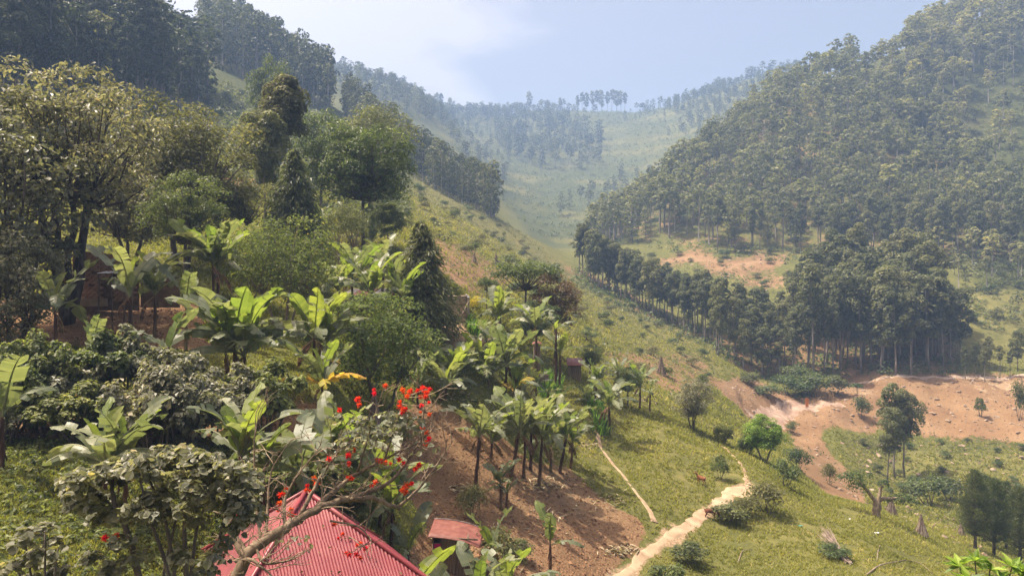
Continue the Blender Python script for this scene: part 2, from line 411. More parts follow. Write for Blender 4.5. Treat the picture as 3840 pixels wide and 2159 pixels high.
# nearest-horizon table: the lowest pixel row seen so far along each column (to know what the photo can see)
runmin = np.minimum.accumulate(gV, axis=0)
visible = gV <= runmin + 0.6
def hit(u, v, Ymin=0.0):
    """where the ground is along the line of sight through a pixel"""
    a, _ = gidx(u, 3)
    i = int(a); fa = a - i
    col = gV[:, i] * (1 - fa) + gV[:, i + 1] * fa
    j0 = int(np.searchsorted(GL, math.log(max(Ymin, 9.01))))
    for j in range(max(j0, 1), NL):
        if col[j] <= v:
            d = col[j - 1] - col[j]
            t = (col[j - 1] - v) / d if d > 1e-6 else 1.0
            t = min(max(t, 0), 1)
            Y = math.exp(GL[j - 1] + t * (GL[j] - GL[j - 1]))
            return P(u, Y)
    return P(u, 1150)

def inpoly(u, v, poly):
    u = np.asarray(u, float); v = np.asarray(v, float)
    c = np.zeros(u.shape, bool)
    n = len(poly)
    for k in range(n):
        x1, y1 = poly[k]; x2, y2 = poly[(k + 1) % n]
        if y1 == y2: continue
        cond = ((y1 > v) != (y2 > v)) & (u < (x2 - x1) * (v - y1) / (y2 - y1) + x1)
        c ^= cond
    return c

TILLED = [(385,590),(430,520),(400,490),(395,440),(415,398),(450,405),(475,425),(500,436),(530,462),(565,470),(595,490),(622,512),(645,525),(640,545),(610,572),(585,600)]
EXCAV = [(716,384),(745,376),(775,388),(800,398),(842,379),(905,378),(1000,374),(1300,372),(1300,440),(1024,442),(935,436),(890,428),(862,432),(835,424),(815,436),(790,432),(755,425)]
SPOIL = [(790,418),(812,426),(838,462),(862,492),(868,505),(832,498),(800,470)]
ZONES = [  # channel, value, pixel outline, depth range
 (0, 1.0, TILLED, 30, 62),
 (0, .9, [(-300,398),(260,396),(330,405),(300,440),(220,446),(150,440),(60,440),(-300,440)], 25, 42),
 (0, 1.0, EXCAV, 118, 186),
 (0, 1.0, SPOIL, 80, 140),
 (0, .6, [(652,258),(704,243),(712,258),(664,270)], 240, 340),
 (0, .7, [(700,260),(745,254),(792,256),(772,272),(702,276)], 200, 330),
 (0, .6, [(742,276),(792,274),(782,287),(738,289)], 190, 300),
 (0, .55, [(428,236),(470,246),(505,266),(512,288),(480,296),(440,272)], 70, 200),
 (0, .8, [(-50,296),(180,296),(260,330),(200,348),(-50,348)], 34, 52),
 (0, .8, [(215,178),(262,176),(262,190),(215,194)], 70, 130),
 (0, .55, [(600,350),(700,352),(720,382),(690,400),(640,378)], 100, 170),
 (0, .6, [(560,470),(700,478),(752,482),(700,510),(640,540)], 500, 600),
 (1, .9, [(955,96),(988,108),(992,168),(950,166)], 250, 500),
 (0, .3, [(590,238),(650,185),(700,150),(780,100),(860,92),(940,150),(960,180),(1024,200),(1024,262),(880,264),(720,250)], 240, 520),
 (0, .55, [(700,330),(960,330),(960,376),(740,376)], 172, 240),
 (0, .5, [(560,262),(620,285),(720,340),(722,352),(640,312),(565,276)], 185, 260),
 (3, 1.0, [(425,321),(478,322),(495,338),(500,352),(455,350),(425,340)], 52, 68),
 (3, .35, [(930,382),(1010,378),(1024,400),(960,402)], 140, 176),
 (3, .35, [(850,380),(905,380),(900,402),(850,402)], 140, 176),
 (1, .65, [(400,160),(480,200),(560,258),(640,306),(716,346),(722,400),(640,402),(560,335),(470,300),(400,240)], 80, 320),
 (1, .55, [(930,290),(1300,280),(1300,362),(970,366)], 180, 260),
 (1, .5, [(840,440),(1300,440),(1300,540),(960,520),(870,500)], 80, 150),
 (1, .35, [(640,490),(1100,500),(1100,600),(620,600)], 40, 90),
 (1, .55, [(460,380),(720,380),(760,480),(640,540),(560,470)], 45, 100),
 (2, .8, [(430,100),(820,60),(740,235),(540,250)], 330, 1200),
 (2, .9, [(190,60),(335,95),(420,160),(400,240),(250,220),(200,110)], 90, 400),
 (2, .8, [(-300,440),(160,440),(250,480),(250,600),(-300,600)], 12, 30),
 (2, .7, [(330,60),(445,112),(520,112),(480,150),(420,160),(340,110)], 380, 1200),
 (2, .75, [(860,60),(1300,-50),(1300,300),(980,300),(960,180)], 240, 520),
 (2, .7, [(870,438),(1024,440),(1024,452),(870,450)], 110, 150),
]
zone = np.zeros((4,) + gY.shape)
ju = (vnoise(gX, gY, 2.5, 3) + vnoise(gX, gY, 0.9, 5) - 1.0)
jit = np.maximum(5.0 * 40 / np.clip(gY, 25, 400), 4.5)
for ch, val, poly, y0, y1 in ZONES:
    k = inpoly(gu + ju * jit, gV + (vnoise(gX, gY, 2.1, 9) - .5) * jit * 1.2, poly) & (gY > y0) & (gY < y1)
    zone[ch][k] = np.maximum(zone[ch][k], val)
_k = (gY > 420) & (gu > 430) & (gu < 800)      # small plots on the terraces at the valley head
_c = np.mod(gZ + 9 * vnoise(gX, gY, 90, 71), 24.0) < 11
_n = vnoise(gX, gY, 55, 72) + .5 * vnoise(gX, gY, 22, 73)
zone[2][_k & _c & (_n > .72)] = .05; zone[1][_k & _c & (_n > .72)] = .75
for pth, wd in (([(608,584),(640,558),(665,540),(690,523),(712,508),(735,493),(750,485)], .65), ([(655,522),(650,511),(640,497),(627,480),(612,462),(601,447),(598,437),(601,424),(590,412)], .2)):
    W3 = [hit(u, v) for u, v in pth]
    for p0, p1 in zip(W3[:-1], W3[1:]):
        ax, ay, bx, by = p0.x, p0.y, p1.x, p1.y
        t = np.clip(((gX - ax) * (bx - ax) + (gY - ay) * (by - ay)) / ((bx - ax) ** 2 + (by - ay) ** 2), 0, 1)
        d = np.hypot(gX - ax - t * (bx - ax), gY - ay - t * (by - ay)) + (vnoise(gX, gY, 1.1, 63) - .5) * wd
        k = (d < wd) & (gY > 35) & (gY < 90)
        zone[3][k] = np.maximum(zone[3][k], .75)
for c in range(4):          # soften the borders a little
    Zc = zone[c]
    for _ in range(5):
        Zp = np.pad(Zc, 1, mode='edge')
        Zc = (Zp[1:-1, 1:-1] * 2 + Zp[:-2, 1:-1] + Zp[2:, 1:-1] + Zp[1:-1, :-2] + Zp[1:-1, 2:]) / 6
    zone[c] = Zc

def ground_material():
    m, N, K = newmat('hillside_ground')
    out = N.new('ShaderNodeOutputMaterial')
    geo = N.new('ShaderNodeNewGeometry')
    za = N.new('ShaderNodeAttribute'); za.attribute_name = 'zone'
    zs = N.new('ShaderNodeSeparateColor'); K(za.outputs['Color'], zs.inputs[0])
    def noise(scale, detail=6, rough=.6):
        n = N.new('ShaderNodeTexNoise'); n.inputs['Scale'].default_value = scale; n.inputs['Detail'].default_value = detail; n.inputs['Roughness'].default_value = rough
        K(geo.outputs['Position'], n.inputs['Vector']); return n
    n1, n2, n3, n4 = noise(.9, 8), noise(.11, 8, .65), noise(7, 6), noise(.02, 5)
    def mix(a, b, f):
        x = N.new('ShaderNodeMix'); x.data_type = 'RGBA'
        K(a, x.inputs['A']); K(b, x.inputs['B']); K(f, x.inputs['Factor']); return x.outputs['Result']
    def math_(op, a, b=None, c=None, clamp=False):
        x = N.new('ShaderNodeMath'); x.operation = op; x.use_clamp = clamp
        for i, y in enumerate((a, b, c)):
            if y is None: continue
            if isinstance(y, (int, float)): x.inputs[i].default_value = y
            else: K(y, x.inputs[i])
        return x.outputs[0]
    g1 = ramp(N, [(.3, (.065, .070, .020)), (.5, (.115, .118, .033)), (.7, (.175, .165, .050))]); K(n1.outputs['Fac'], g1.inputs['Fac'])
    g2 = ramp(N, [(.35, (.075, .084, .024)), (.65, (.145, .140, .040))]); K(n2.outputs['Fac'], g2.inputs['Fac'])
    gg = N.new('ShaderNodeMix'); gg.data_type = 'RGBA'; gg.inputs['Factor'].default_value = .5
    K(g1.outputs['Color'], gg.inputs['A']); K(g2.outputs['Color'], gg.inputs['B'])
    dry = ramp(N, [(.3, (.095, .092, .034)), (.5, (.17, .155, .055)), (.7, (.25, .20, .085))]); K(n1.outputs['Fac'], dry.inputs['Fac'])
    soil = ramp(N, [(.28, (.09, .048, .026)), (.48, (.21, .122, .062)), (.72, (.34, .21, .115))]); K(n3.outputs['Fac'], soil.inputs['Fac'])
    soil2 = ramp(N, [(.30, (.13, .075, .042)), (.5, (.215, .138, .075)), (.7, (.33, .235, .135))]); K(n2.outputs['Fac'], soil2.inputs['Fac'])
    ss = N.new('ShaderNodeMix'); ss.data_type = 'RGBA'; ss.inputs['Factor'].default_value = .5
    K(soil.outputs['Color'], ss.inputs['A']); K(soil2.outputs['Color'], ss.inputs['B'])
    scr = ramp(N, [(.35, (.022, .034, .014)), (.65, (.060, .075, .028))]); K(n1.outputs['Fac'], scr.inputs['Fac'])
    pale = ramp(N, [(.35, (.23, .155, .09)), (.65, (.38, .28, .175))]); K(n3.outputs['Fac'], pale.inputs['Fac'])
    nmix = math_('ADD', math_('MULTIPLY', n1.outputs['Fac'], .6), math_('MULTIPLY', n2.outputs['Fac'], .6))
    def thr(ch, w=5.0):
        return math_('MULTIPLY_ADD', math_('ADD', math_('ADD', ch, -.35), math_('MULTIPLY_ADD', nmix, 2.4, -1.44)), w, .0, True)
    c = mix(gg.outputs['Result'], dry.outputs['Color'], math_('MULTIPLY', zs.outputs[1], math_('MULTIPLY_ADD', n2.outputs['Fac'], 2.6, -.6, True), None, True))
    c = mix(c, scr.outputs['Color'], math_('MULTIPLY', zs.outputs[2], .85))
    c = mix(c, ss.outputs['Result'], thr(zs.outputs[0]))
    c = mix(c, pale.outputs['Color'], thr(za.outputs['Alpha']))
    p = N.new('ShaderNodeBsdfPrincipled'); p.inputs['Roughness'].default_value = .95; p.inputs['Specular IOR Level'].default_value = .1
    K(c, p.inputs['Base Color'])
    b = N.new('ShaderNodeBump'); b.inputs['Strength'].default_value = .7; b.inputs['Distance'].default_value = .16
    K(math_('ADD', n3.outputs['Fac'], math_('MULTIPLY', n1.outputs['Fac'], 2.0)), b.inputs['Height']); K(b.outputs[0], p.inputs['Normal'])
    K(p.outputs[0], out.inputs['Surface'])
    return m
M['ground'] = ground_material()
mb = MB()
ii = np.arange(NL - 1)[:, None] * NU; jj = np.arange(NU - 1)[None, :]
mb.add(np.stack([gX, gY, gZ], -1).reshape(-1, 3), quads=np.stack([ii + jj, ii + jj + 1, ii + NU + jj + 1, ii + NU + jj], -1).reshape(-1, 4))
me = mb.mesh('terrain', M['ground'], smooth=True)
za = me.attributes.new('zone', 'FLOAT_COLOR', 'POINT')
za.data.foreach_set('color', np.moveaxis(zone, 0, -1).reshape(-1).astype(np.float32))
tag(link('terrain', me), kind='structure')
def zone_at(X, Y, ch): return bil(zone[ch], X / Y * F + CX, np.log(Y))

# footpaths and the dirt road: worn sheets whose edges dip under the turf
M['path'] = solidmat('trodden_earth', [(.3, (.24, .16, .095)), (.5, (.35, .25, .155)), (.75, (.44, .34, .22))], scale=1.3, detail=9, bump=.5)
M['road'] = solidmat('graded_earth', [(.3, (.25, .165, .115)), (.5, (.36, .26, .19)), (.75, (.46, .36, .27))], scale=.5, detail=9, bump=.4)
def ribbon(name, pts, width, mat, lift=.05, ymins=0):
    W = [hit(u, v, ymins) for u, v in pts]
    Q = np.array([(p.x, p.y) for p in W]); wd = np.array(width, float)
    t = np.linspace(0, len(Q) - 1, 12 * (len(Q) - 1) + 1)
    k = np.arange(len(Q))
    X = np.interp(t, k, Q[:, 0]); Y = np.interp(t, k, Q[:, 1]); Wd = np.interp(t, k, wd)
    for _ in range(6):
        X[1:-1] = (X[:-2] + X[2:] + 2 * X[1:-1]) / 4; Y[1:-1] = (Y[:-2] + Y[2:] + 2 * Y[1:-1]) / 4
    D = np.stack([np.gradient(X), np.gradient(Y)], -1); D /= np.linalg.norm(D, axis=1, keepdims=True)
    Nn = np.stack([-D[:, 1], D[:, 0]], -1)
    nc = 9
    V = []
    for c in range(nc):
        s = (c / (nc - 1) - .5)
        e = 1 + .9 * (vnoise(X * 1.0 + c * 0, Y + (50 if s > 0 else 0), .8, 17) - .5)
        x = X + Nn[:, 0] * Wd * s * e * 1.15; y = Y + Nn[:, 1] * Wd * s * e * 1.15
        edge = abs(s) * 2
        dz = lift - (.20 if edge > .99 else (.06 if edge > .7 else 0))
        z = gz(x, y) + dz + (vnoise(x, y, .45, 21) - .5) * .05 + (vnoise(x, y, 1.6, 22) - .5) * .05
        V.append(np.stack([x, y, z], -1))
    V = np.stack(V, 1); n = len(t)
    i = np.arange(n - 1)[:, None] * nc; j = np.arange(nc - 1)[None, :]
    m = MB().add(V.reshape(-1, 3), quads=np.stack([i + j, i + j + 1, i + nc + j + 1, i + nc + j], -1).reshape(-1, 4))
    return tag(link(name, m.mesh(name, mat, True)), kind='structure')
PATH1 = [(608,584),(640,558),(665,540),(690,523),(712,508),(735,493),(750,485)]
PATH2 = [(655,522),(650,511),(640,497),(627,480),(612,462),(601,447),(598,437),(601,424),(590,412)]
ribbon('footpath', PATH1, [.8, .8, .9, 1.1, 1.5, 2.1, 1.6], M['path'], .025)
ribbon('footpath', PATH2, [.55, .5, .42, .42, .42, .5, .45, .35, .2], M['path'], .025)
ribbon('footpath', [(748,484),(745,472),(738,460),(728,450),(718,442)], [.8, .35, .3, .3, .2], M['path'], .06)
ribbon('dirt_road', [(757,421),(772,414),(790,408),(815,406),(842,404)], [4, 4.5, 4.5, 4, 3], M['road'], .15, 120)
ribbon('dirt_road', [(842,379.5),(880,378.5),(920,377.5),(970,376.5),(1040,375)], [1.2, 1.6, 1.6, 1.6, 1.6], M['road'], .06, 120)

# haze: even, pale air over the whole valley
def haze_box():
    m, N, K = newmat('haze')
    out = N.new('ShaderNodeOutputMaterial'); pv = N.new('ShaderNodeVolumePrincipled')
    pv.inputs['Color'].default_value = (.40, .60, 1.0, 1); pv.inputs['Density'].default_value = HAZE; pv.inputs['Anisotropy'].default_value = .15
    K(pv.outputs[0], out.inputs['Volume'])
    zt = float(gZ.max()) + 40; zb = float(gZ.min()) - 3
    xm = float(np.abs(gX).max()) + 30
    o = link('haze', MB().box((0, (2630 - 40) / 2, (zt + zb) / 2), (2 * xm, 2630 + 40, zt - zb)).mesh('haze', m))
    tag(o, kind='stuff')
haze_box()

# ---------------------------------------------------------------- plant builders
def unit(v): return v / (np.linalg.norm(v, axis=-1, keepdims=True) + 1e-9)
def leaves(mb, C, axis, nrm, size, asp, rng, tone, mat=0, fold=.12, broad=False):
    """one small folded diamond per leaf: centre, long axis, normal"""
    n = len(C)
    axis = unit(axis)
    side = unit(np.cross(nrm, axis)); nr = np.cross(axis, side)
    Ls = (size * rng.uniform(.65, 1.35, n))[:, None]
    Wd = Ls * asp
    if broad:          # a rounded leaf in two halves, folded along its rib and drooping at the tip
        cup = rng.uniform(.02, .16, n)[:, None]
        b0 = C - axis * Ls * .5; tp = C + axis * Ls * .5 - nr * Ls * rng.uniform(.02, .22, n)[:, None]
        V = np.stack([b0, C - axis * Ls * .22 + side * Wd * .46 + nr * Ls * cup, C + axis * Ls * .14 + side * Wd * .44 + nr * Ls * cup, tp,
                      C + axis * Ls * .14 - side * Wd * .44 + nr * Ls * cup, C - axis * Ls * .22 - side * Wd * .46 + nr * Ls * cup], 1).reshape(-1, 3)
        o6 = np.arange(n)[:, None] * 6
        mb.add(V, quads=np.concatenate([o6 + np.array([[0, 1, 2, 3]]), o6 + np.array([[0, 3, 4, 5]])]), tone=np.repeat(tone, 6), mat=mat)
        return
    a = C - axis * Ls * .5; b = C + side * Wd * .5 + nr * Ls * fold - axis * Ls * .05
    c = C + axis * Ls * .5; d = C - side * Wd * .5 + nr * Ls * fold - axis * Ls * .05
    V = np.stack([a, b, c, d], 1).reshape(-1, 3)
    mb.add(V, quads=np.arange(4 * n).reshape(n, 4), tone=np.repeat(tone, 4), mat=mat)
def clump_leaves(mb, centers, radii, n_each, size, asp, rng, up=.5, droop=0.0, shell=.55, mat=0, spread=.45, tonebias=0.0, broad=False):
    for c, r in zip(centers, radii):
        r = np.broadcast_to(np.asarray(r, float), (3,))
        n = max(int(n_each * rng.uniform(.75, 1.25)), 4)
        d = unit(rng.normal(size=(n, 3)))
        d[:, 2] = np.where(d[:, 2] < -.35, -d[:, 2], d[:, 2])
        rad = shell + (1 - shell) * rng.random(n) ** .6
        C = np.asarray(c) + d * r * rad[:, None]
        nrm = unit(d + np.array([0, 0, up]) + rng.normal(size=(n, 3)) * spread)
        ax = np.cross(nrm, rng.normal(size=(n, 3))); ax[:, 2] -= droop
        tone = np.clip(rng.normal(.45 + tonebias, .2, n) + rng.normal(0, .08), 0, 1)
        leaves(mb, C, ax, nrm, size, asp, rng, tone, mat, broad=broad)

def curve(p0, p1, rng, k=6, wob=.08, sag=0.0):
    p0, p1 = np.asarray(p0, float), np.asarray(p1, float)
    t = np.linspace(0, 1, k)[:, None]
    L_ = np.linalg.norm(p1 - p0)
    off = np.cumsum(rng.normal(size=(k, 3)) * wob * L_ / k, axis=0)
    off -= off[-1] * t; off[0] = 0
    pts = p0 + (p1 - p0) * t + off
    pts[:, 2] += sag * L_ * np.sin(np.pi * t[:, 0])
    return pts

def euc_meshes(seed, H=20, c0=.45, cw=2.1, nclump=15, nl=120, size=.6, mat='euc'):
    rng = np.random.default_rng(seed)
    tr, cr = MB(), MB()
    k = 7
    pts = np.zeros((k, 3)); pts[:, 2] = np.linspace(-.4, H * .95, k)
    pts[1:, :2] += np.cumsum(rng.normal(size=(k - 1, 2)) * .16, axis=0)
    tr.tube(pts, np.linspace(.24, .04, k), n=6)
    cen, rad = [], []
    zm, hz = H * (1 + c0) / 2, H * (1 - c0) / 2
    for i in range(nclump):
        y = 1 - 1.9 * (i + .5) / nclump
        a = i * 2.39996 + rng.uniform(-.5, .5)
        rr = cw * math.sqrt(max(.05, 1 - y * y)) * rng.uniform(.45, 1.0) * (1.0 if y > -.2 else .75)
        h = zm + y * hz * .86 + rng.normal(0, .35)
        ax = np.array([np.interp(h, pts[:, 2], pts[:, 0]), np.interp(h, pts[:, 2], pts[:, 1]), 0])
        c = ax + np.array([math.cos(a) * rr, math.sin(a) * rr, h])
        cen.append(c); s = rng.uniform(.7, 1.2) * cw * .50
        rad.append((s, s, s * rng.uniform(.85, 1.2)))
        if i % 2 == 0:
            tr.tube(curve((ax[0], ax[1], h - rr * .9 - .8), c, rng, 4), [.06, .05, .035, .02], n=4)
    clump_leaves(cr, cen, rad, nl, size, .6, rng, up=.15, droop=.2, shell=.7, spread=.28)
    return tr.mesh('eucalyptus_trunk', M['bark_euc'], True), cr.mesh('eucalyptus_crown', M[mat])

def broad_meshes(seed, H, R, zc, hz, nclump, nl, leaf, mat, asp=.5, stems=1, trunk_r=.2, rc=.30, shape='round', bark='bark', droop=.15, up=.7, lim=True, splay=.35, gap=0.0, spread=.42):
    """H height, R crown radius, zc crown centre height, hz crown half height"""
    rng = np.random.default_rng(seed)
    tr, cr = MB(), MB()
    cen, rad = [], []
    for i in range(nclump):
        y = 1 - 2 * (i + .5) / nclump if shape == 'round' else 1 - 1.15 * (i + .5) / nclump
        a = i * 2.39996 + rng.uniform(-.3, .3)
        ph = math.sqrt(max(0, 1 - y * y))
        k = rng.uniform(.55, .92) if rng.random() > .25 else rng.uniform(.15, .5)
        c = np.array([math.cos(a) * ph * R * k, math.sin(a) * ph * R * k, zc + y * hz * (k + .08)])
        s = R * rc * rng.uniform(.7, 1.3)
        cen.append(c); rad.append((s * 1.1, s * 1.1, s * .8 if shape != 'round' else s * .95))
    fork = max(.28 * H, zc - hz * .75)
    bases = []
    for sidx in range(stems):
        a = sidx * 2 * math.pi / stems + rng.uniform(-.4, .4)
        sp = splay * R if stems > 1 else 0
        top = np.array([math.cos(a) * sp, math.sin(a) * sp, fork])
        b0 = np.array([math.cos(a) * .12 * (stems > 1), math.sin(a) * .12 * (stems > 1), -.35])
        tr.tube(curve(b0, top, rng, 6, .12), np.linspace(trunk_r, trunk_r * .62, 6), n=7)
        bases.append(top)
    if lim:
        for c in cen:
            b = min(bases, key=lambda q: np.linalg.norm((q - c)[:2]))
            tr.tube(curve(b - np.array([0, 0, trunk_r * .5]), c, rng, 6, .18, sag=-.04), np.linspace(trunk_r * .5, trunk_r * .10, 6), n=5)
    clump_leaves(cr, cen, rad, nl, leaf, asp, rng, up=up, droop=droop, shell=.4, spread=spread, broad=(mat in ('coral', 'hedge')))
    return tr.mesh('trunk', M[bark], True), cr.mesh('crown', M[mat])

def conifer_meshes(seed, H, R, mat, nb=90, droopy=True, base=.12, spray=26, leaf=.35):
    rng = np.random.default_rng(seed)
    tr, cr = MB(), MB()
    pts = np.zeros((6, 3)); pts[:, 2] = np.linspace(-.3, H * .97, 6); pts[1:-1, :2] += rng.normal(size=(4, 2)) * .05
    tr.tube(pts, np.linspace(.02 * H, .01, 6), n=7)
    for i in range(nb):
        t = base + (1 - base) * (i + rng.random()) / nb
        h = H * t
        prof = (1 - t) ** .75 * (.65 + .5 * rng.random()) if droopy else (1 - t) ** .55 * (.7 + .4 * rng.random())
        prof *= min(1, .55 + (t - base) * 3)
        Lb = R * prof + .12
        a = i * 2.39996 + rng.uniform(-.5, .5)
        k = 6
        s = np.linspace(0, 1, k)
        rise = (.30 * np.sin(s * math.pi * .9) - .42 * s ** 2) if droopy else (.45 * s + .12 * s ** 2)
        B = np.stack([math.cos(a) * Lb * s, math.sin(a) * Lb * s, h + Lb * rise], -1)
        if Lb > .5: tr.tube(B, np.linspace(.012 * H * (1 - t) + .008, .006, k), n=4, cap=False)
        n = int(spray * (.4 + Lb))
        u = rng.random(n) ** .6
        C = np.stack([np.interp(u, s, B[:, j]) for j in range(3)], -1)
        if droopy:
            C += rng.normal(size=(n, 3)) * np.array([.16, .16, .12]) * (.4 + .6 * Lb)
            C[:, 2] -= rng.random(n) * .22 * Lb
            ax = np.array([math.cos(a) * .6, math.sin(a) * .6, -.75]) + rng.normal(size=(n, 3)) * .35
        else:
            C += rng.normal(size=(n, 3)) * np.array([.22, .22, .18]) * (.35 + .5 * Lb)
            ax = np.array([math.cos(a) * .7, math.sin(a) * .7, .8]) + rng.normal(size=(n, 3)) * .55
        nrm = unit(rng.normal(size=(n, 3)) + np.array([0, 0, .6]))
        tone = np.clip(rng.normal(.42, .2, n) + rng.normal(0, .1), 0, 1)
        leaves(cr, C, ax, nrm, leaf, .22 if droopy else .16, rng, tone, fold=.03)
    return tr.mesh('trunk', M['bark'], True), cr.mesh('crown', M[mat])

def shrub_meshes(seed, R, H, mat, nclump=9, nl=70, leaf=.16, asp=.5, stems=4, bark='bark', bare=.0, loose=0):
    rng = np.random.default_rng(seed)
    tr, cr = MB(), MB()
    cen, rad = [], []
    for i in range(nclump):
        a = i * 2.4 + rng.uniform(-.4, .4)
        t = rng.uniform(.3, 1)
        rr = R * (.7 + .32 * loose) * math.sqrt(rng.random())
        c = np.array([math.cos(a) * rr, math.sin(a) * rr, H * (bare + (1 - bare) * (.14 + .70 * t * (1 - .35 * rr / R)))])
        cen.append(c); s = R * rng.uniform(.32, .5) * (1 - .38 * loose); rad.append((s, s, s * .85))
    for i in range(stems):
        c = cen[i % nclump]
        tr.tube(curve((c[0] * .12, c[1] * .12, -.2), c, rng, 5, .15), np.linspace(.022 * H + .01, .008, 5), n=5)
    clump_leaves(cr, cen, rad, nl, leaf, asp, rng, up=.9, shell=.4, spread=.32, broad=(leaf > .2 and asp > .6))
    return tr.mesh('stems', M[bark], True), cr.mesh('foliage', M[mat])

def plant(name, meshes, label, cat, loc, rz=0.0, scale=1.0, group=None, parts=('trunk', 'crown')):
    o = thing(name, label, cat, loc, rz, scale, group)
    for pn, me_ in zip(parts, meshes):
        link(pn, me_, o)
    return o
def ring(): return RNG.uniform(0, 6.283)

# ---------------------------------------------------------------- eucalyptus woods
EUC = [euc_meshes(100 + i, H=20, c0=[.28, .42, .18, .34, .48, .22][i], cw=[2.5, 2.1, 2.9, 2.5, 2.3, 3.0][i], nclump=[18, 15, 22, 18, 14, 22][i], nl=130) for i in range(6)]
EUCB = [euc_meshes(120 + i, H=20, c0=[.16, .24, .2][i], cw=[2.2, 2.6, 1.9][i], nclump=22, nl=110, size=.55, mat='dark_shade_euc') for i in range(3)]  # trees of the shaded wood, hillside shade painted into the leaves
def scatter(poly, y0, y1, spacing, seed, n=6000, need_visible=True, chmax=None):
    """random spots on the ground inside an outline, no two closer than the spacing"""
    rng = np.random.default_rng(seed)
    us = [p[0] for p in poly]
    # uniform over ground area: depth weighted
    Y = np.sqrt(rng.uniform(y0 ** 2, y1 ** 2, n)); u = rng.uniform(min(us), max(us), n)
    X = (u - CX) / F * Y
    Z = gz(X, Y); v = CY - Z / Y * F
    ok = inpoly(u, v, poly)
    if need_visible:
        a, b = gidx(u, np.log(Y))
        rm = runmin[np.clip(b.astype(int), 0, NL - 1), np.clip(a.astype(int), 0, NU - 1)]
        ok &= v <= rm + 14 * 200 / np.maximum(Y, 60)
    idx = np.nonzero(ok)[0]
    cell = {}
    keep = []
    for i in idx:
        gx, gy_ = int(math.floor(X[i] / spacing)), int(math.floor(Y[i] / spacing))
        good = True
        for dx in (-1, 0, 1):
            for dy in (-1, 0, 1):
                for j in cell.get((gx + dx, gy_ + dy), ()):
                    if (X[i] - X[j]) ** 2 + (Y[i] - Y[j]) ** 2 < spacing ** 2: good = False
        if good:
            cell.setdefault((gx, gy_), []).append(i); keep.append(i)
    return np.stack([X[keep], Y[keep], Z[keep]], -1)

euc_count = 0
def euc_tree(p, H, label, group, proto=None, name='eucalyptus_tree'):
    global euc_count
    euc_count += 1
    m = proto if proto is not None else EUC[int(RNG.integers(len(EUC)))]
    look = next((l for k_, l in enumerate(['with a full crown', 'with a high thin crown', 'with a low bushy crown', 'with an egg-shaped crown', 'with a small crown', 'with a broad crown']) if m is EUC[k_]), 'leafy nearly to the ground')
    label = label + ', ' + look; group = group + ' ' + look
    w_ = H / 20.0 * RNG.uniform(.9, 1.3)
    return plant(name, m, label, 'tree', (p[0], p[1], p[2]), ring(), (w_, w_, H / 20.0), group)

# the row at the foot of the grassy slope
rw = [(578,276,232),(592,283,228),(606,290,224),(622,299,218),(640,309,212),(660,321,206),(682,333,199),(700,341,195),(716,347,190)]
ru = np.array(rw, float)
for i in range(52):
    t = (i + RNG.uniform(-.3, .3)) / 51 * (len(rw) - 1); t = min(max(t, 0), len(rw) - 1)
    u = np.interp(t, range(len(rw)), ru[:, 0]) + RNG.uniform(-2, 2); Y = np.interp(t, range(len(rw)), ru[:, 2]) + RNG.uniform(0, 14)
    euc_tree(P(u, Y), RNG.uniform(12.5, 16.0) + (1 - t / 8) * 1.5, 'slender eucalyptus in the strip below the grassy slope', 'eucalyptus strip at the foot of the grassy slope')
# stand above the road cut
pts = scatter([(715,352),(760,338),(800,330),(830,318),(900,312),(945,325),(962,350),(962,374),(840,377),(740,376),(722,366)], 174, 235, 3.3, 11, 9000, False)
pts = pts[np.argsort(pts[:, 1])][:135]
for p in pts:
    u = p[0] / p[1] * F + CX
    h = (23 if 800 < u < 945 else 16) * RNG.uniform(.6, 1.2)
    if vnoise(np.array(p[0]), np.array(p[1]), 9.0, 12) > .72: continue
    euc_tree(p, h, 'tall eucalyptus in the stand above the road cut', 'eucalyptus stand above the road cut')
for (u, vt, Y) in ((965,345,176),(975,342,178),(985,350,175),(990,335,182),(1000,345,177),(1010,350,176),(1018,330,180)):
    p = P(u, Y); euc_tree(p, (CY - vt) / F * Y - p.z, 'young eucalyptus in the loose group beside the stand', 'young eucalyptus beside the dense stand')
# the wood on the shaded hillside over the coral trees, shade put into its leaf colour
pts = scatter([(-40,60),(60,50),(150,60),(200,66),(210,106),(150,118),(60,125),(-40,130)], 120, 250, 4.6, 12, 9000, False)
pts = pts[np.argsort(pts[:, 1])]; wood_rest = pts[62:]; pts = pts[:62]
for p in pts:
    euc_tree(p, RNG.uniform(19, 27), 'eucalyptus in the shaded wood above the coral trees', 'shaded eucalyptus wood above the coral trees', proto=EUCB[int(RNG.integers(3))] if RNG.random() < .8 else None)
# the plantation on the steep spur: its lower trees one by one, the rest as one mass
SPUR = [(588,252),(606,230),(640,206),(664,190),(700,152),(740,124),(780,93),(820,78),(850,70),(868,85),(895,120),(925,112),(948,140),(952,172),(985,176),(1000,200),(1100,200),(1100,268),(960,262),(880,262),(800,252),(720,252),(704,246),(680,236),(640,240)]
sp = scatter(SPUR, 262, 470, 5.8, 13, 60000, False)
sp = sp[np.argsort(sp[:, 1])]
n_sp = 300 - euc_count - 6
for p in sp[:n_sp]:
    euc_tree(p, RNG.uniform(15, 21), 'eucalyptus at the lower edge of the spur plantation', 'eucalyptus at the lower edge of the spur plantation')

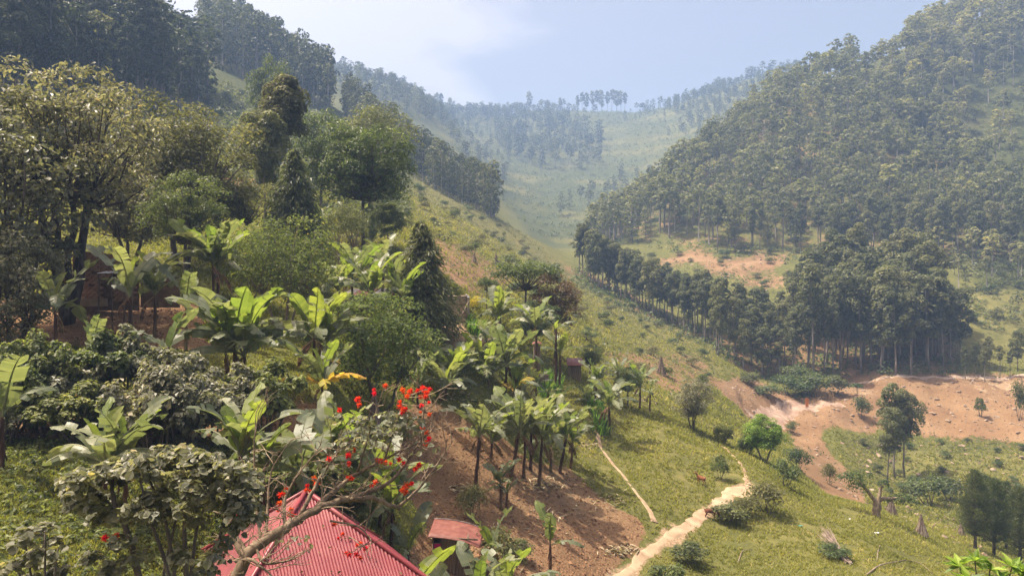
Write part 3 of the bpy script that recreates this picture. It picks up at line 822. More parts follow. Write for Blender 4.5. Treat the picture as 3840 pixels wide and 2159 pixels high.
FAR = []
for s in range(5):
    t_, c_ = MB(), MB()
    rng = np.random.default_rng(300 + s)
    H = 1.0
    t_.tube([(0, 0, -.03), (.01, 0, .5), (0, .01, .95)], [.014, .010, .003], n=3, cap=False)
    cen = []; rad = []
    for i in range(10):
        y = 1 - 1.8 * (i + .5) / 10; a = i * 2.39996
        rr = .135 * math.sqrt(max(.05, 1 - y * y)) * rng.uniform(.55, 1)
        cen.append((math.cos(a) * rr, math.sin(a) * rr, .70 + .24 * y)); r_ = rng.uniform(.055, .085); rad.append((r_, r_, r_ * 1.05))
    clump_leaves(c_, cen, rad, 26, .052, .75, rng, up=.1, droop=.1, shell=.72, spread=.25)
    FAR.append((np.vstack(t_.v), np.vstack(t_.q), np.vstack(c_.v), np.vstack(c_.q), np.concatenate(c_.tone)))
FARLOW = []
for s_ in range(5):
    c_ = MB(); rng = np.random.default_rng(330 + s_); cen = []; rad = []
    for i in range(13):
        y = 1 - 2.0 * (i + .5) / 13; a = i * 2.39996
        rr = .12 * math.sqrt(max(.08, 1 - y * y)) * rng.uniform(.5, 1)
        cen.append((math.cos(a) * rr, math.sin(a) * rr, .53 + .42 * y)); r_ = rng.uniform(.06, .095); rad.append((r_, r_, r_ * 1.25))
    clump_leaves(c_, cen, rad, 26, .05, .7, rng, up=.1, droop=.2, shell=.7, spread=.28)
    FARLOW.append((FAR[s_][0], FAR[s_][1], np.vstack(c_.v), np.vstack(c_.q), np.concatenate(c_.tone)))
def far_mass(name, label, spots, heights, wide=1.0, lowtrunk=1.0, mat='euc'):
    mb = MB()
    rng = np.random.default_rng(len(spots))
    for p, h in zip(spots, heights):
        tv, tq, cv, cq_, ct = (FARLOW if rng.random() > lowtrunk else FAR)[int(rng.integers(5))]
        R_ = rotz(rng.uniform(0, 6.28)) * h
        R_[:, :2] *= wide * rng.uniform(.75, 1.3); R_ = R_
        mb.add(tv @ np.array(R_).T + p, quads=tq, mat=1)
        mb.add(cv @ np.array(R_).T + p, quads=cq_, tone=np.clip(ct + rng.normal(0, .2), 0, 1))
    o = link(name, mb.mesh(name, [M[mat], M['bark_euc']]))
    return tag(o, label, kind='stuff')
rest = sp[n_sp:]
far_mass('plantation_forest', 'dense eucalyptus plantation covering the steep spur', rest, RNG.uniform(12, 23, len(rest)), 1.25, .75)
far_mass('shaded_wood', 'depth of the shaded eucalyptus wood above the coral trees', wood_rest, RNG.uniform(18, 26, len(wood_rest)), 1.05, .3, 'dark_shade_euc')  # shade on this wood is part of the leaf colour
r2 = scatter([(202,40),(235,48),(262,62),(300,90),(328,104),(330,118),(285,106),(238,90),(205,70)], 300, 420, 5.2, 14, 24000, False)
far_mass('ridge_forest', 'dark eucalyptus wood along the hazy ridge', r2, RNG.uniform(18, 28, len(r2)), .95, .15, 'dark_shade_euc')
r3 = scatter([(345,112),(375,133),(410,160),(450,190),(494,214),(496,222),(455,206),(420,180),(385,156),(350,128)], 255, 400, 4.6, 15, 24000, False)
far_mass('slope_forest', 'dark strip of trees crossing the far edge of the grassy slope', r3, RNG.uniform(11, 20, len(r3)), 1.05, .1, 'dark_shade_euc')
r4 = scatter([(495,125),(560,122),(600,140),(600,168),(560,172),(530,168),(500,150)], 640, 1150, 13, 16, 9000, False)
r5 = scatter([(320,70),(380,84),(410,96),(436,112),(520,114),(560,114),(600,116),(480,126),(420,118),(380,105),(335,90)], 600, 1170, 9, 17, 16000, False)
r6 = scatter([(664,110),(700,96),(740,86),(800,70),(800,100),(740,112),(690,120)], 820, 1100, 9, 18, 9000, False)
r6b = scatter([(590,130),(700,100),(780,82),(740,200),(660,225),(600,240),(560,215),(640,160)], 360, 1050, 17, 27, 9000, False)
r6c = scatter([(440,118),(520,120),(500,200),(470,170)], 420, 1050, 20, 28, 6000, False)
r6b = r6b[vnoise(r6b[:, 0], r6b[:, 1], 70, 5) > .5]
r6 = np.vstack([r6, r6b, r6c])
far_mass('far_forest', 'hazy woods on the far head of the valley', np.vstack([r4, r5, r6]), np.concatenate([RNG.uniform(16, 26, len(r4)), RNG.uniform(11, 20, len(r5)), RNG.uniform(9, 16, len(r6))]), 1.3, .4, 'dark_shade_euc')
r7 = scatter([(908,40),(960,15),(1100,-20),(1100,70),(1000,75),(940,70),(915,60)], 420, 560, 7.5, 19, 16000, False)
r7b = scatter([(850,92),(910,60),(955,60),(1100,60),(1100,165),(995,170),(990,110),(950,100),(900,118)], 300, 500, 10, 20, 12000, False)
r7c = scatter([(900,262),(1100,262),(1100,285),(960,292),(920,280)], 220, 290, 7, 21, 8000, False)
r7d = scatter([(870,72),(905,55),(965,90),(965,165),(930,155),(900,120)], 330, 500, 7.5, 26, 9000, False)
r7b = np.vstack([r7b, r7d])
far_mass('upper_forest', 'tall trees crowning the upper end of the spur', np.vstack([r7, r7b, r7c]), np.concatenate([RNG.uniform(16, 24, len(r7)), RNG.uniform(13, 19, len(r7b)), RNG.uniform(9, 14, len(r7c))]), 1.35)
crest = []
for u in np.arange(425, 800, 1.5):
    if RNG.random() < .4 or 570 < u < 630: continue
    a_, _ = gidx(u, 5); jj_ = np.nonzero((GL > math.log(600)) & (GL < math.log(1350)))[0]
    j_ = jj_[np.argmin(gV[jj_, int(a_)])]
    crest.append(P(u, math.exp(GL[j_]) + RNG.uniform(-14, 8)))
far_mass('skyline_trees', 'uneven line of trees along the far skyline', np.array([c_[:] for c_ in crest]), RNG.uniform(6, 19, len(crest)), 1.5, .5, 'dark_shade_euc')
# trees standing clear on the far skyline, one by one
for k, (u, h) in enumerate([(436,30),(441,30),(449,26),(578,26),(582,30),(587,30),(592,33),(597,34),(602,33),(607,31),(612,34),(617,33),(621,34),(625,31),(530,32),(560,22)]):
    Y = 1040 if u < 460 else 1150
    p = P(u, Y)
    plant('eucalyptus_tree', EUC[k % 6], 'tree in the clump standing clear on the far skyline' if u > 570 else 'tall tree rising alone over the far saddle', 'tree', p, ring(), (h / 20 * 1.6 / 1.6,) * 2 + (h / 20,) if False else h / 20, 'trees on the far skyline' if u > 570 else 'lone trees over the far saddle')
for u, h in ((648, 18), (655, 14), (691, 16), (546, 20)):
    pass

# three eucalyptus by the dry stream
E3 = [euc_meshes(140 + i, H=20, c0=[.34, .40, .36][i], cw=[3.0, 2.9, 3.5][i], nclump=[20, 19, 24][i], nl=260, size=.5) for i in range(3)]
for k, ((u, v, vt), lab) in enumerate(zip([(887,483,408), (895,478,384), (905,478,391)],
        ['shortest of the three eucalyptus by the stony stream bed', 'tallest and middle one of three eucalyptus by the stony stream bed', 'eucalyptus with broad dark crown of the three by the stony stream bed'])):
    p = hit(u, v, 90)
    plant('eucalyptus_tree', E3[k], lab, 'tree', p, ring(), ((v - vt) / F * p.y) / 20)

# ---------------------------------------------------------------- scrub, grass, clods: what nobody could count
def scrub_mass(name, label, spots, size, nl, leaf, mat, h=.6, seed=1):
    rng = np.random.default_rng(seed)
    mb = MB()
    n = len(spots)
    R_ = rng.uniform(size[0], size[1], n) * np.where(rng.random(n) < .2, 1.6, 1)
    rep = np.repeat(np.arange(n), nl); N_ = len(rep)
    d = unit(rng.normal(size=(N_, 3))); d[:, 2] = np.abs(d[:, 2])
    C = spots[rep] + d * (R_[rep] * (.4 + .6 * rng.random(N_) ** .5))[:, None] * np.array([1, 1, h * 1.4])
    nrm = unit(d + np.array([0, 0, .5]) + rng.normal(size=(N_, 3)) * .5)
    ax = np.cross(nrm, rng.normal(size=(N_, 3)))
    tone = np.clip(rng.normal(.45, .18, N_) + rng.normal(0, .16, n)[rep], 0, 1)
    leaves(mb, C, ax, nrm, leaf * np.clip(R_[rep], .6, 2.5), .55, rng, tone)
    return tag(link(name, mb.mesh(name, mat)), label, kind='stuff')
s1 = scatter([(200,80),(330,108),(400,165),(405,235),(300,215),(225,200),(205,110)], 90, 380, 3.2, 31, 9000)
s2 = scatter([(960,262),(1290,240),(1290,330),(985,330),(965,300)], 185, 330, 3.4, 32, 9000)
s3 = scatter([(862,95),(905,60),(1100,20),(1290,0),(1290,200),(1000,195),(955,165),(920,112)], 290, 540, 3.6, 33, 24000)
scrub_mass('hillside_scrub', 'leafy scrub covering the steep slopes', np.vstack([s1, s2, s3]), (.8, 2.4), 44, .42, M['scrub'], .75, 41)
s4 = scatter([(420,110),(640,110),(760,80),(700,235),(560,240),(470,160)], 380, 1160, 8, 34, 16000)
s4b = scatter([(430,110),(640,112),(790,72),(700,235),(540,240),(460,160)], 380, 1160, 4.5, 35, 60000)
s4b = s4b[(np.mod(s4b[:, 2] + 4 * vnoise(s4b[:, 0], s4b[:, 1], 60, 4), 10.0) < 2.2)]
scrub_mass('valley_head_scrub', 'hedges and bushes along the terraces at the head of the valley', np.vstack([s4, s4b]), (1.4, 3.4), 16, .55, M['scrub'], .7, 42)
s5 = scatter([(400,165),(480,205),(560,262),(640,312),(712,350),(716,400),(640,400),(560,335),(480,300),(410,240)], 84, 300, 2.1, 36, 20000)
scrub_mass('slope_weeds', 'low weeds over the dry grassy slope', s5, (.35, 1.05), 24, .34, M['scrub'], .7, 43)
s6 = scatter([(840,440),(1290,440),(1290,545),(960,528),(870,505),(850,470)], 80, 150, 1.7, 37, 16000)
scrub_mass('valley_floor_weeds', 'low weeds over the stony valley floor', s6, (.25, .7), 24, .33, M['scrub'], .7, 44)
s7 = scatter([(700,262),(960,290),(960,330),(700,345),(640,300),(640,255)], 190, 320, 2.7, 38, 14000)
scrub_mass('terrace_weeds', 'scattered weeds on the cleared slope under the plantation', s7, (.5, 1.4), 26, .4, M['scrub'], .7, 45)
s10 = np.vstack([scatter([(715,352),(760,338),(830,318),(900,312),(945,325),(962,350),(962,374),(840,377),(740,376)], 174, 235, 3.0, 57, 6000, False), scatter([(575,268),(640,302),(718,340),(720,354),(640,318),(575,284)], 185, 250, 2.6, 58, 6000, False), scatter([(600,240),(720,244),(880,252),(1100,255),(1100,268),(880,266),(720,258),(640,246)], 255, 330, 3.4, 59, 8000, False)])
scrub_mass('undergrowth', 'dark bushes and saplings at the feet of the eucalyptus', s10, (.7, 2.1), 30, .42, M['tree'], .85, 49)
s8 = scatter([(-250,440),(150,442),(260,470),(260,600),(-250,600)], 14, 32, .42, 39, 9000, True)
scrub_mass('ground_cover', 'dense leafy ground cover on the shady bank', s8, (.18, .36), 26, .30, M['hedge'], .6, 46)

def grass_mass():
    rng = np.random.default_rng(51)
    n = 260000
    u = rng.uniform(-60, 1090, n); l = rng.uniform(math.log(17), math.log(200), n); Y = np.exp(l)
    X = (u - CX) / F * Y; Z = gz(X, Y); v = CY - Z / Y * F
    soil = np.maximum(bil(zone[0], u, l), bil(zone[3], u, l))
    k = (v < 590) & (rng.random(n) > soil * 1.6) & (vnoise(X, Y, 1.7, 77) + vnoise(X, Y, .6, 78) > .62)
    for pth, wd in ((PATH1, 9), (PATH2, 3.2)):
        for (a, b) in zip(pth[:-1], pth[1:]):
            for t in np.linspace(0, 1, 9):
                pu, pv = a[0] + (b[0] - a[0]) * t, a[1] + (b[1] - a[1]) * t
                k &= ((u - pu) / wd) ** 2 + ((v - pv) / (wd * .55)) ** 2 > 1
    X, Y, Z = X[k], Y[k], Z[k]; n = len(X)
    dry = bil(zone[1], u[k], l[k])
    mb = MB()
    nb = 3
    rep = np.repeat(np.arange(n), nb); N_ = len(rep)
    a = rng.uniform(0, 6.283, N_)
    h = rng.uniform(.07, .22, N_) * np.clip(Y[rep] / 50, .8, 2.0)
    base = np.stack([X[rep] + rng.normal(0, .06, N_), Y[rep] + rng.normal(0, .06, N_), Z[rep] - .02], -1)
    d = np.stack([np.cos(a), np.sin(a), np.zeros(N_)], -1); e = np.stack([-np.sin(a), np.cos(a), np.zeros(N_)], -1)
    wdt = (.045 * np.clip(Y[rep] / 45, .7, 2.4))[:, None]
    V = np.stack([base + d * wdt, base - d * wdt, base + e * (h * rng.uniform(.3, 1.1, N_))[:, None] + np.array([0, 0, 1]) * h[:, None]], 1).reshape(-1, 3)
    tone = np.clip(rng.normal(.42, .16, N_) + dry[rep] * .22 + (vnoise(X, Y, 3.0, 79)[rep] - .5) * .5, 0, 1)
    mb.add(V, tris=np.arange(3 * N_).reshape(-1, 3), tone=np.repeat(tone, 3))
    tag(link('grass', mb.mesh('grass', M['grass'])), 'short grazed grass over the meadow and slopes', kind='stuff')
grass_mass()
M['clod'] = solidmat('soil_clod', [(.25, (.12, .06, .030)), (.5, (.25, .135, .068)), (.8, (.37, .215, .115))], scale=3, bump=.3, tone=True)
def lumps(mb, C, S, rng, tone):
    base = np.array([[1,0,0],[-1,0,0],[0,1,0],[0,-1,0],[0,0,1],[0,0,-1]], float)
    fc = np.array([[0,2,4],[2,1,4],[1,3,4],[3,0,4],[2,0,5],[1,2,5],[3,1,5],[0,3,5]])
    n = len(C)
    V = base[None] * rng.uniform(.6, 1.3, (n, 6, 1)) + rng.normal(size=(n, 6, 3)) * .18
    a = rng.uniform(0, 6.28, n); c, s = np.cos(a), np.sin(a)
    V = np.stack([V[..., 0] * c[:, None] - V[..., 1] * s[:, None], V[..., 0] * s[:, None] + V[..., 1] * c[:, None], V[..., 2] * .7], -1)
    V = V * S[:, None, None] + C[:, None, :]
    mb.add(V.reshape(-1, 3), tris=(fc[None] + np.arange(n)[:, None, None] * 6).reshape(-1, 3), tone=np.repeat(tone, 6))
def clods():
    rng = np.random.default_rng(52)
    n = 34000
    u = rng.uniform(0, 660, n); l = rng.uniform(math.log(25), math.log(60), n); Y = np.exp(l)
    X = (u - CX) / F * Y; Z = gz(X, Y)
    k = bil(zone[0], u, l) > .5
    C = np.stack([X[k], Y[k], Z[k]], -1); n = len(C)
    mb = MB()
    lumps(mb, C, rng.uniform(.03, .10, n) * np.where(rng.random(n) < .1, 1.7, 1), rng, rng.random(n))
    tag(link('soil_clods', mb.mesh('soil_clods', M['clod'])), 'crumbly clods of freshly hoed brown soil', kind='stuff')
    r = scatter(EXCAV, 118, 186, 1.0, 53, 16000)
    r2 = scatter([(840,440),(1290,440),(1290,520),(960,510),(880,500)], 90, 150, 1.6, 54, 9000)
    r3 = scatter([(655,258),(790,256),(790,288),(700,300)], 200, 320, 3.2, 55, 6000)
    r4 = scatter([(840,490),(960,520),(990,560),(880,510)], 60, 110, 1.0, 56, 4000)
    C = np.vstack([r, r2, r3, r4]); mb = MB()
    lumps(mb, C + np.array([0, 0, .03]), rng.uniform(.08, .30, len(C)) * np.where(rng.random(len(C)) < .08, 2.0, 1), rng, rng.random(len(C)))
    tag(link('rubble', mb.mesh('rubble', M['stone'])), 'pale stone rubble over the road cut and valley floor', kind='stuff')
clods()

s9 = np.vstack([scatter(EXCAV, 118, 186, 4.0, 40, 4000), scatter(SPOIL, 80, 140, 2.6, 47, 2000), scatter([(428,236),(470,246),(505,266),(512,288),(480,296),(440,272)], 70, 200, 2.6, 48, 3000), scatter([(600,350),(700,352),(720,382),(690,400),(640,378)], 100, 170, 2.6, 49, 3000)])
s9 = s9[vnoise(s9[:, 0], s9[:, 1], 12, 8) > .45]
scrub_mass('soil_weeds', 'thin weeds coming up on the bare earth', s9, (.25, .7), 20, .34, M['scrub'], .7, 48)

# ---------------------------------------------------------------- single trees
def up_to(u, Y, vt):
    p = P(u, Y); return p, (CY - vt) / F * Y - p.z
def tree_at(name, meshes, H0, u, Y, vt, label, wide=1.0, cat='tree', group=None, parts=('trunk', 'crown')):
    p, H = up_to(u, Y, vt); s = H / H0
    return plant(name, meshes, label, cat, p, ring(), (s * wide, s * wide, s), group, parts)

coralA = broad_meshes(201, 13, 5.2, 8.9, 4.0, 80, 125, .25, 'coral', asp=.5, stems=5, trunk_r=.20, rc=.19, shape='round', splay=.22, spread=.6)
coralB = broad_meshes(202, 11, 4.8, 6.2, 4.6, 76, 125, .25, 'coral', asp=.6, stems=4, trunk_r=.17, rc=.20, shape='round', splay=.25, spread=.6)
coralC = broad_meshes(203, 9, 4.0, 5.2, 3.8, 66, 125, .23, 'coral', asp=.6, stems=3, trunk_r=.15, rc=.22, shape='round', splay=.22, spread=.6)
tree_at('coral_tree', coralA, 12.6, 66, 46, 68, 'big spreading coral tree with several bare stems before the ruined brick house')
tree_at('coral_tree', coralB, 10.6, -22, 42, 92, 'coral tree with drooping leafy boughs beside the big spreading coral tree')
tree_at('coral_tree', coralB, 10.6, 12, 39.5, 235, 'low coral tree leaning over the bank next to the brick ruin', wide=.95)
darkA = broad_meshes(204, 10, 3.6, 6.6, 3.3, 44, 260, .22, 'tree', asp=.5, stems=1, trunk_r=.22, rc=.28)
domeA = broad_meshes(205, 10, 4.2, 6.6, 3.3, 46, 250, .25, 'olive', asp=.5, stems=2, trunk_r=.2, rc=.26)
tree_at('dome_tree', domeA, 10, 184, 64, 104, 'olive leaved tree with a wide dome behind the banana grove', wide=1.05)
tree_at('dark_tree', darkA, 10, 186, 55, 172, 'dark green bushy tree under the olive domed tree', wide=1.0)
tree_at('coral_tree', coralC, 9, 130, 60, 150, 'coral tree with sparse leaves between the spreading coral and the olive dome', wide=1.1)
tree_at('dome_tree', domeA, 10, 232, 68, 172, 'low olive tree at the foot of the tall gum tree', wide=1.2)
gumA = euc_meshes(206, H=20, c0=.62, cw=3.0, nclump=24, nl=420, size=.42, mat='olive')
gumB = euc_meshes(207, H=20, c0=.42, cw=3.4, nclump=30, nl=360, size=.42, mat='scrub')
tree_at('gum_tree', gumA, 20, 286, 80, 83, 'tall gum tree with a rounded olive head above the dark conifer', wide=1.0)
tree_at('gum_tree', gumB, 20, 264, 76, 112, 'shorter gum tree with grey-green leaves against the tall olive headed gum', wide=1.0)
conA = conifer_meshes(208, 9, 3.0, 'conifer', nb=120, spray=64, leaf=.36, base=.08)
conB = conifer_meshes(209, 9, 3.0, 'conifer', nb=120, spray=70, leaf=.36, base=.08)
tree_at('cypress_tree', conA, 9, 294, 66, 150, 'dark drooping cypress in front of the gum trees', wide=1.1)
tree_at('cypress_tree', conB, 9, 420, 61, 222, 'drooping cypress with feathery boughs beside the pale brick wall', wide=1.3)
roundA = broad_meshes(210, 11, 5.0, 7.4, 3.5, 70, 260, .30, 'tree', asp=.45, stems=1, trunk_r=.2, rc=.24, shape='round')
tree_at('shade_tree', roundA, 11.2, 363, 80, 127, 'broad round-crowned shade tree on a single straight trunk', wide=1.0)
ballA = broad_meshes(211, 4, 1.7, 2.6, 1.6, 30, 240, .16, 'tree', asp=.5, trunk_r=.1, rc=.36, lim=False)
tree_at('ball_tree', ballA, 4.1, 388, 84, 204, 'small dense dark tree under the broad shade tree')
tree_at('ball_tree', ballA, 4.1, 270, 150, 67, 'small round tree peeping over the tall gum tree', wide=.55)
tree_at('ball_tree', ballA, 4.1, 322, 105, 116, 'small dark round tree between the gum trees and the shade tree', wide=.75)
paleA = broad_meshes(212, 9, 4.0, 6.2, 2.6, 34, 170, .24, 'scrub', asp=.5, stems=2, trunk_r=.15, rc=.28, shape='umb', bark='bark_pale')
tree_at('pale_tree', paleA, 8.8, 372, 120, 110, 'pale feathery tree showing behind the broad shade tree')
tree_at('pale_tree', paleA, 8.8, 345, 70, 206, 'thin pale-stemmed tree close beside the broad shade tree', wide=.7)
lightA = broad_meshes(213, 5, 2.6, 3.0, 1.9, 44, 170, .15, 'citrus', asp=.5, stems=4, trunk_r=.07, rc=.30, bark='bark_pale')
tree_at('guava_tree', lightA, 4.9, 284, 52, 221, 'airy small-leaved tree between the banana clumps')
tree_at('guava_tree', lightA, 4.9, 250, 56, 232, 'thin small-leaved tree behind the large banana clump', wide=.8)
citA = broad_meshes(214, 4.6, 2.3, 2.6, 1.9, 46, 210, .15, 'citrus', asp=.5, stems=3, trunk_r=.08, rc=.34)
tree_at('citrus_tree', citA, 4.6, 380, 47, 296, 'dense glossy citrus tree with a few yellow leaves')
airy = broad_meshes(215, 6, 3.0, 4.6, 1.3, 28, 130, .22, 'tree', asp=.5, stems=1, trunk_r=.12, rc=.26, shape='umb')
tree_at('flat_tree', airy, 6.0, 526, 84, 258, 'open flat-topped dark tree above the banana plot')
tree_at('dark_tree', darkA, 10, 500, 78, 283, 'small rounded tree with bright lime tips near the yellow shrub', wide=.75)
tree_at('dark_tree', darkA, 10, 536, 79, 300, 'dense dark tree rising behind the plank latrine', wide=1.25)
rustA = broad_meshes(216, 6, 1.9, 4.0, 1.9, 34, 170, .17, 'rust', asp=.5, trunk_r=.1, rc=.32)
tree_at('dry_tree', rustA, 6, 555, 82, 272, 'tree with dry brown leaves beside the dense dark tree')
tree_at('flat_tree', airy, 6.0, 487, 80, 277, 'little open-crowned tree behind the yellow shrub', wide=.7)
tree_at('coral_tree', coralC, 9, 692, 84, 378, 'bushy coral tree at the end of the meadow above the bare bank', wide=1.05)
tree_at('dark_tree', darkA, 10, 628, 82, 366, 'round dark green tree among the banana plants at the meadow edge', wide=1.1)
tree_at('dark_tree', darkA, 10, 590, 84, 344, 'dark spreading tree behind the small red-roofed latrine', wide=1.1)
limeA = broad_meshes(217, 5, 2.7, 3.0, 2.0, 44, 240, .22, 'hedge', asp=.5, stems=2, trunk_r=.12, rc=.30)
limeB = broad_meshes(218, 5, 2.4, 3.0, 1.9, 40, 220, .20, 'lime', asp=.5, stems=2, trunk_r=.12, rc=.28)
tree_at('leafy_tree', limeB, 4.9, 764, 79, 417, 'bright green leafy tree at the crest beside the wide footpath', wide=1.0)
tree_at('leafy_tree', limeA, 4.9, 724, 82, 425, 'darker green bushy tree close to the bright leafy tree', wide=1.0)
tree_at('leafy_tree', limeA, 4.9, 748, 80, 436, 'low green bush between the two crest trees', wide=1.2)
p = hit(873, 514, 60)
gn = thing('gnarled_tree', 'gnarled old tree with twisted trunk and two leafy boughs beside a stalk stack', 'tree', p)
gb, gc = MB(), MB(); rng = np.random.default_rng(219); k_ = p.y / F
def gp(du, dv, dy=0): return np.array([du * k_, dy, -dv * k_])
gb.tube(curve(gp(0, 6), gp(4, -16), rng, 6, .25), np.linspace(.42, .3, 6), n=8)
gb.tube(curve(gp(3, -12), gp(-14, -34), rng, 7, .3), np.linspace(.24, .08, 7), n=6)
gb.tube(curve(gp(4, -14), gp(10, -30, .3), rng, 6, .3), np.linspace(.22, .08, 6), n=6)
gb.tube(curve(gp(4, -14), gp(30, -16, -.2), rng, 7, .25), np.linspace(.2, .05, 7), n=6)
clump_leaves(gc, [gp(-20, -38), gp(-14, -32, .4), gp(-10, -40, -.3), gp(-28, -36), gp(-16, -26), gp(30, -16), gp(38, -12), gp(24, -12, .4), gp(10, -30)], [(.9, .9, .55)] * 5 + [(.8, .8, .5)] * 3 + [(.5, .5, .4)], 190, .19, .5, rng)
link('trunk', gb.mesh('trunk', M['bark_pale'], True), gn); link('crown', gc.mesh('crown', M['tree']), gn)
pinA = [conifer_meshes(220 + i, 9, 2.2, 'pine', nb=80, droopy=False, base=.16, spray=60, leaf=.34) for i in range(2)]
for k, (u, v, vt, lab) in enumerate([(975,548,470,'tallest pine of the clump at the edge of the sloping field'), (984,552,475,'pine with a bare lower trunk next to the tallest pine'), (994,556,478,'bushy pine in the middle of the field edge clump'), (1006,561,481,'dark pine at the low end of the field edge clump'), (1020,556,486,'spreading pine at the outer side of the field edge clump')]):
    p = P(u, 82 + (k * 5) % 9 * 1.6)
    H = (CY - vt) / F * p.y - p.z
    plant('pine_tree', pinA[k % 2], lab, 'tree', p, ring(), (H / 9 * 1.15, H / 9 * 1.15, H / 9), 'pines at the field edge')
papA = MB(); papT = MB(); rng = np.random.default_rng(230)
papT.tube([(0, 0, -.2), (.05, 0, 2.2), (0, .04, 4.2)], [.10, .08, .05], n=6)
clump_leaves(papA, [(0, 0, 4.3), (.5, 0, 4.0), (-.5, .1, 4.0), (0, .5, 4.0), (.1, -.5, 4.0)], [(.6, .6, .35)] * 5, 46, .5, .4, rng, droop=.6)
pap = (papT.mesh('trunk', M['bark_pale'], True), papA.mesh('crown', M['tree']))
tree_at('papaya_tree', pap, 4.6, 857, 158, 383, 'slim papaya tree standing alone on the bare cut slope', wide=1.3)

# ---------------------------------------------------------------- shrubs
SH = [shrub_meshes(240 + i, [1.3, 1.5, 1.1, 1.6][i], [1.7, 1.9, 1.9, 1.6][i], ['scrub', 'tree', 'hedge', 'olive'][i], 14, 80, .20) for i in range(4)]
SP = ('stems', 'foliage')
def shrub(u, v, w, h, kind, label, group=None, Y=None, meshes=None, R0=None, H0=None, name='shrub', ymin=0):
    p = P(u, Y) if Y else hit(u, v, ymin)
    m = meshes or SH[kind]
    R0 = R0 or [1.3, 1.5, 1.1, 1.6][kind]; H0 = H0 or [1.7, 1.9, 1.9, 1.6][kind]
    sx = w / F * p.y / 2 / R0; szz = h / F * p.y / H0
    return plant(name, m, label, 'shrub', p, ring(), (sx, sx, szz), group, SP)
# the hedge of coral shrubs over the bare bank
HED = [shrub_meshes(250 + i, 1.5, 2.9, ['coral', 'hedge', 'coral', 'hedge'][i], 38, 80, .19, .72, stems=8, bare=.08, loose=1) for i in range(4)]
HP = [(6,438,62,88,1),(34,436,54,104,1),(62,440,60,92,0),(98,438,64,112,1),(126,436,56,118,0),(155,440,60,104,2),(186,442,62,112,0),(214,438,58,84,2),(238,436,56,98,0),(262,430,56,92,1),(292,426,54,70,3),(318,420,56,62,1),(340,412,52,56,3),(176,415,60,92,2),(20,415,54,66,0),(80,412,60,78,1),(300,436,48,44,3)]
for k, (u, v, w, h, kd) in enumerate(HP):
    lab = ['grey-green coral shrub in the tall hedge along the bare bank', 'bright green leafy shrub in the tall hedge along the bare bank', 'pale grey-leaved coral shrub in the tall hedge along the bare bank', 'small dark shrub at the low end of the hedge along the bare bank'][kd]
    shrub(u, v, w * 1.35, h * (.92 if 60 < u < 150 else 1.1), 0, lab, ['grey-green shrubs of the hedge', 'bright green shrubs of the hedge', 'pale shrubs of the hedge', 'dark shrubs of the hedge'][kd], Y=30.5 + (k % 5) * .9, meshes=HED[kd], R0=1.5, H0=2.9, name='hedge_shrub')
rs0 = np.random.default_rng(76)
for k in range(16):
    kd = int(rs0.integers(4))
    shrub(4 + k * 21 + rs0.uniform(-6, 6), 432, rs0.uniform(26, 44), rs0.uniform(24, 56), 0, 'low loose sapling filling the gaps under the hedge on the bare bank', 'saplings under the hedge', Y=29.6 + rs0.uniform(0, 3.5), meshes=HED[kd], R0=1.5, H0=2.9, name='hedge_shrub')
yel = shrub_meshes(260, 1.2, 1.4, 'yellow', 9, 120, .16)
shrub(470, 300, 24, 18, 0, 'shrub covered in yellow leaves beside the pale brick wall', Y=72, meshes=yel, R0=1.2, H0=1.4)
shrub(448, 296, 22, 20, 2, 'yellow-green shrub behind the cypress and the brick wall', Y=73)
shrub(668, 572, 46, 34, 2, 'dense dark green bush in the bend under the footpath', Y=44, ymin=0)
shrub(690, 560, 40, 22, 0, 'weedy bush hanging over the bank below the footpath', Y=49)
shrub(905, 590, 54, 28, 2, 'leafy bush with blue-green leaves at the low end of the field', Y=44)
for (u, v, w, h, kd, lab) in [(785,486,34,30,1,'green bush half hiding the bare spoil slope'),(720,478,24,26,1,'dark bush on the bank above the wide footpath'),(768,512,46,32,3,'dry tangled bush on the bank corner by the field'),(728,520,44,18,0,'leafy weeds on the bank top beside the brown goat'),(745,515,34,20,3,'dry weedy bush on the bank beside the leafy weeds'),(830,484,18,22,3,'dry twiggy bush on the foot of the spoil slope'),(798,470,30,26,1,'bush at the crest between the leafy tree and the spoil slope'),
                              (910,492,26,14,1,'dark bush at the foot of the three eucalyptus'),(930,505,48,34,1,'rounded dark green bush below the three eucalyptus'),(950,500,40,24,0,'spreading grey-green bush beside the rounded dark bush'),
                              (862,419,20,26,1,'leafy bush under the papaya on the cut slope'),(981,416,13,22,2,'upright bush alone in the middle of the cut slope'),(792,432,14,13,1,'small bush on the crest of the spoil heap'),(1020,420,18,44,1,'tall bush at the outer end of the cut slope'),
                              (470,520,36,36,3,'leafy bush on the bare soil behind the wooden hut'),(500,575,52,46,3,'tangled dark bush beside the wooden hut'),(520,560,34,22,0,'weeds at the foot of the tilled plot by the hut')]:
    shrub(u, v, w, h, kd, lab)
for (u, v, w, h, kd) in [(790,395,46,22,1),(770,398,34,16,1),(815,396,40,26,1),(835,394,30,20,0),(750,385,26,14,0),(800,388,40,26,1)]:
    shrub(u, v, w, h, kd, 'dark bush in the thicket beside the dirt road bend', 'thicket beside the dirt road bend', ymin=140)
rs = np.random.default_rng(77)
cand = scatter([(405,180),(480,215),(560,268),(640,315),(705,350),(712,388),(640,392),(575,340),(520,300),(440,240)], 88, 260, 7.0, 78, 3000)
cand = cand[:95]
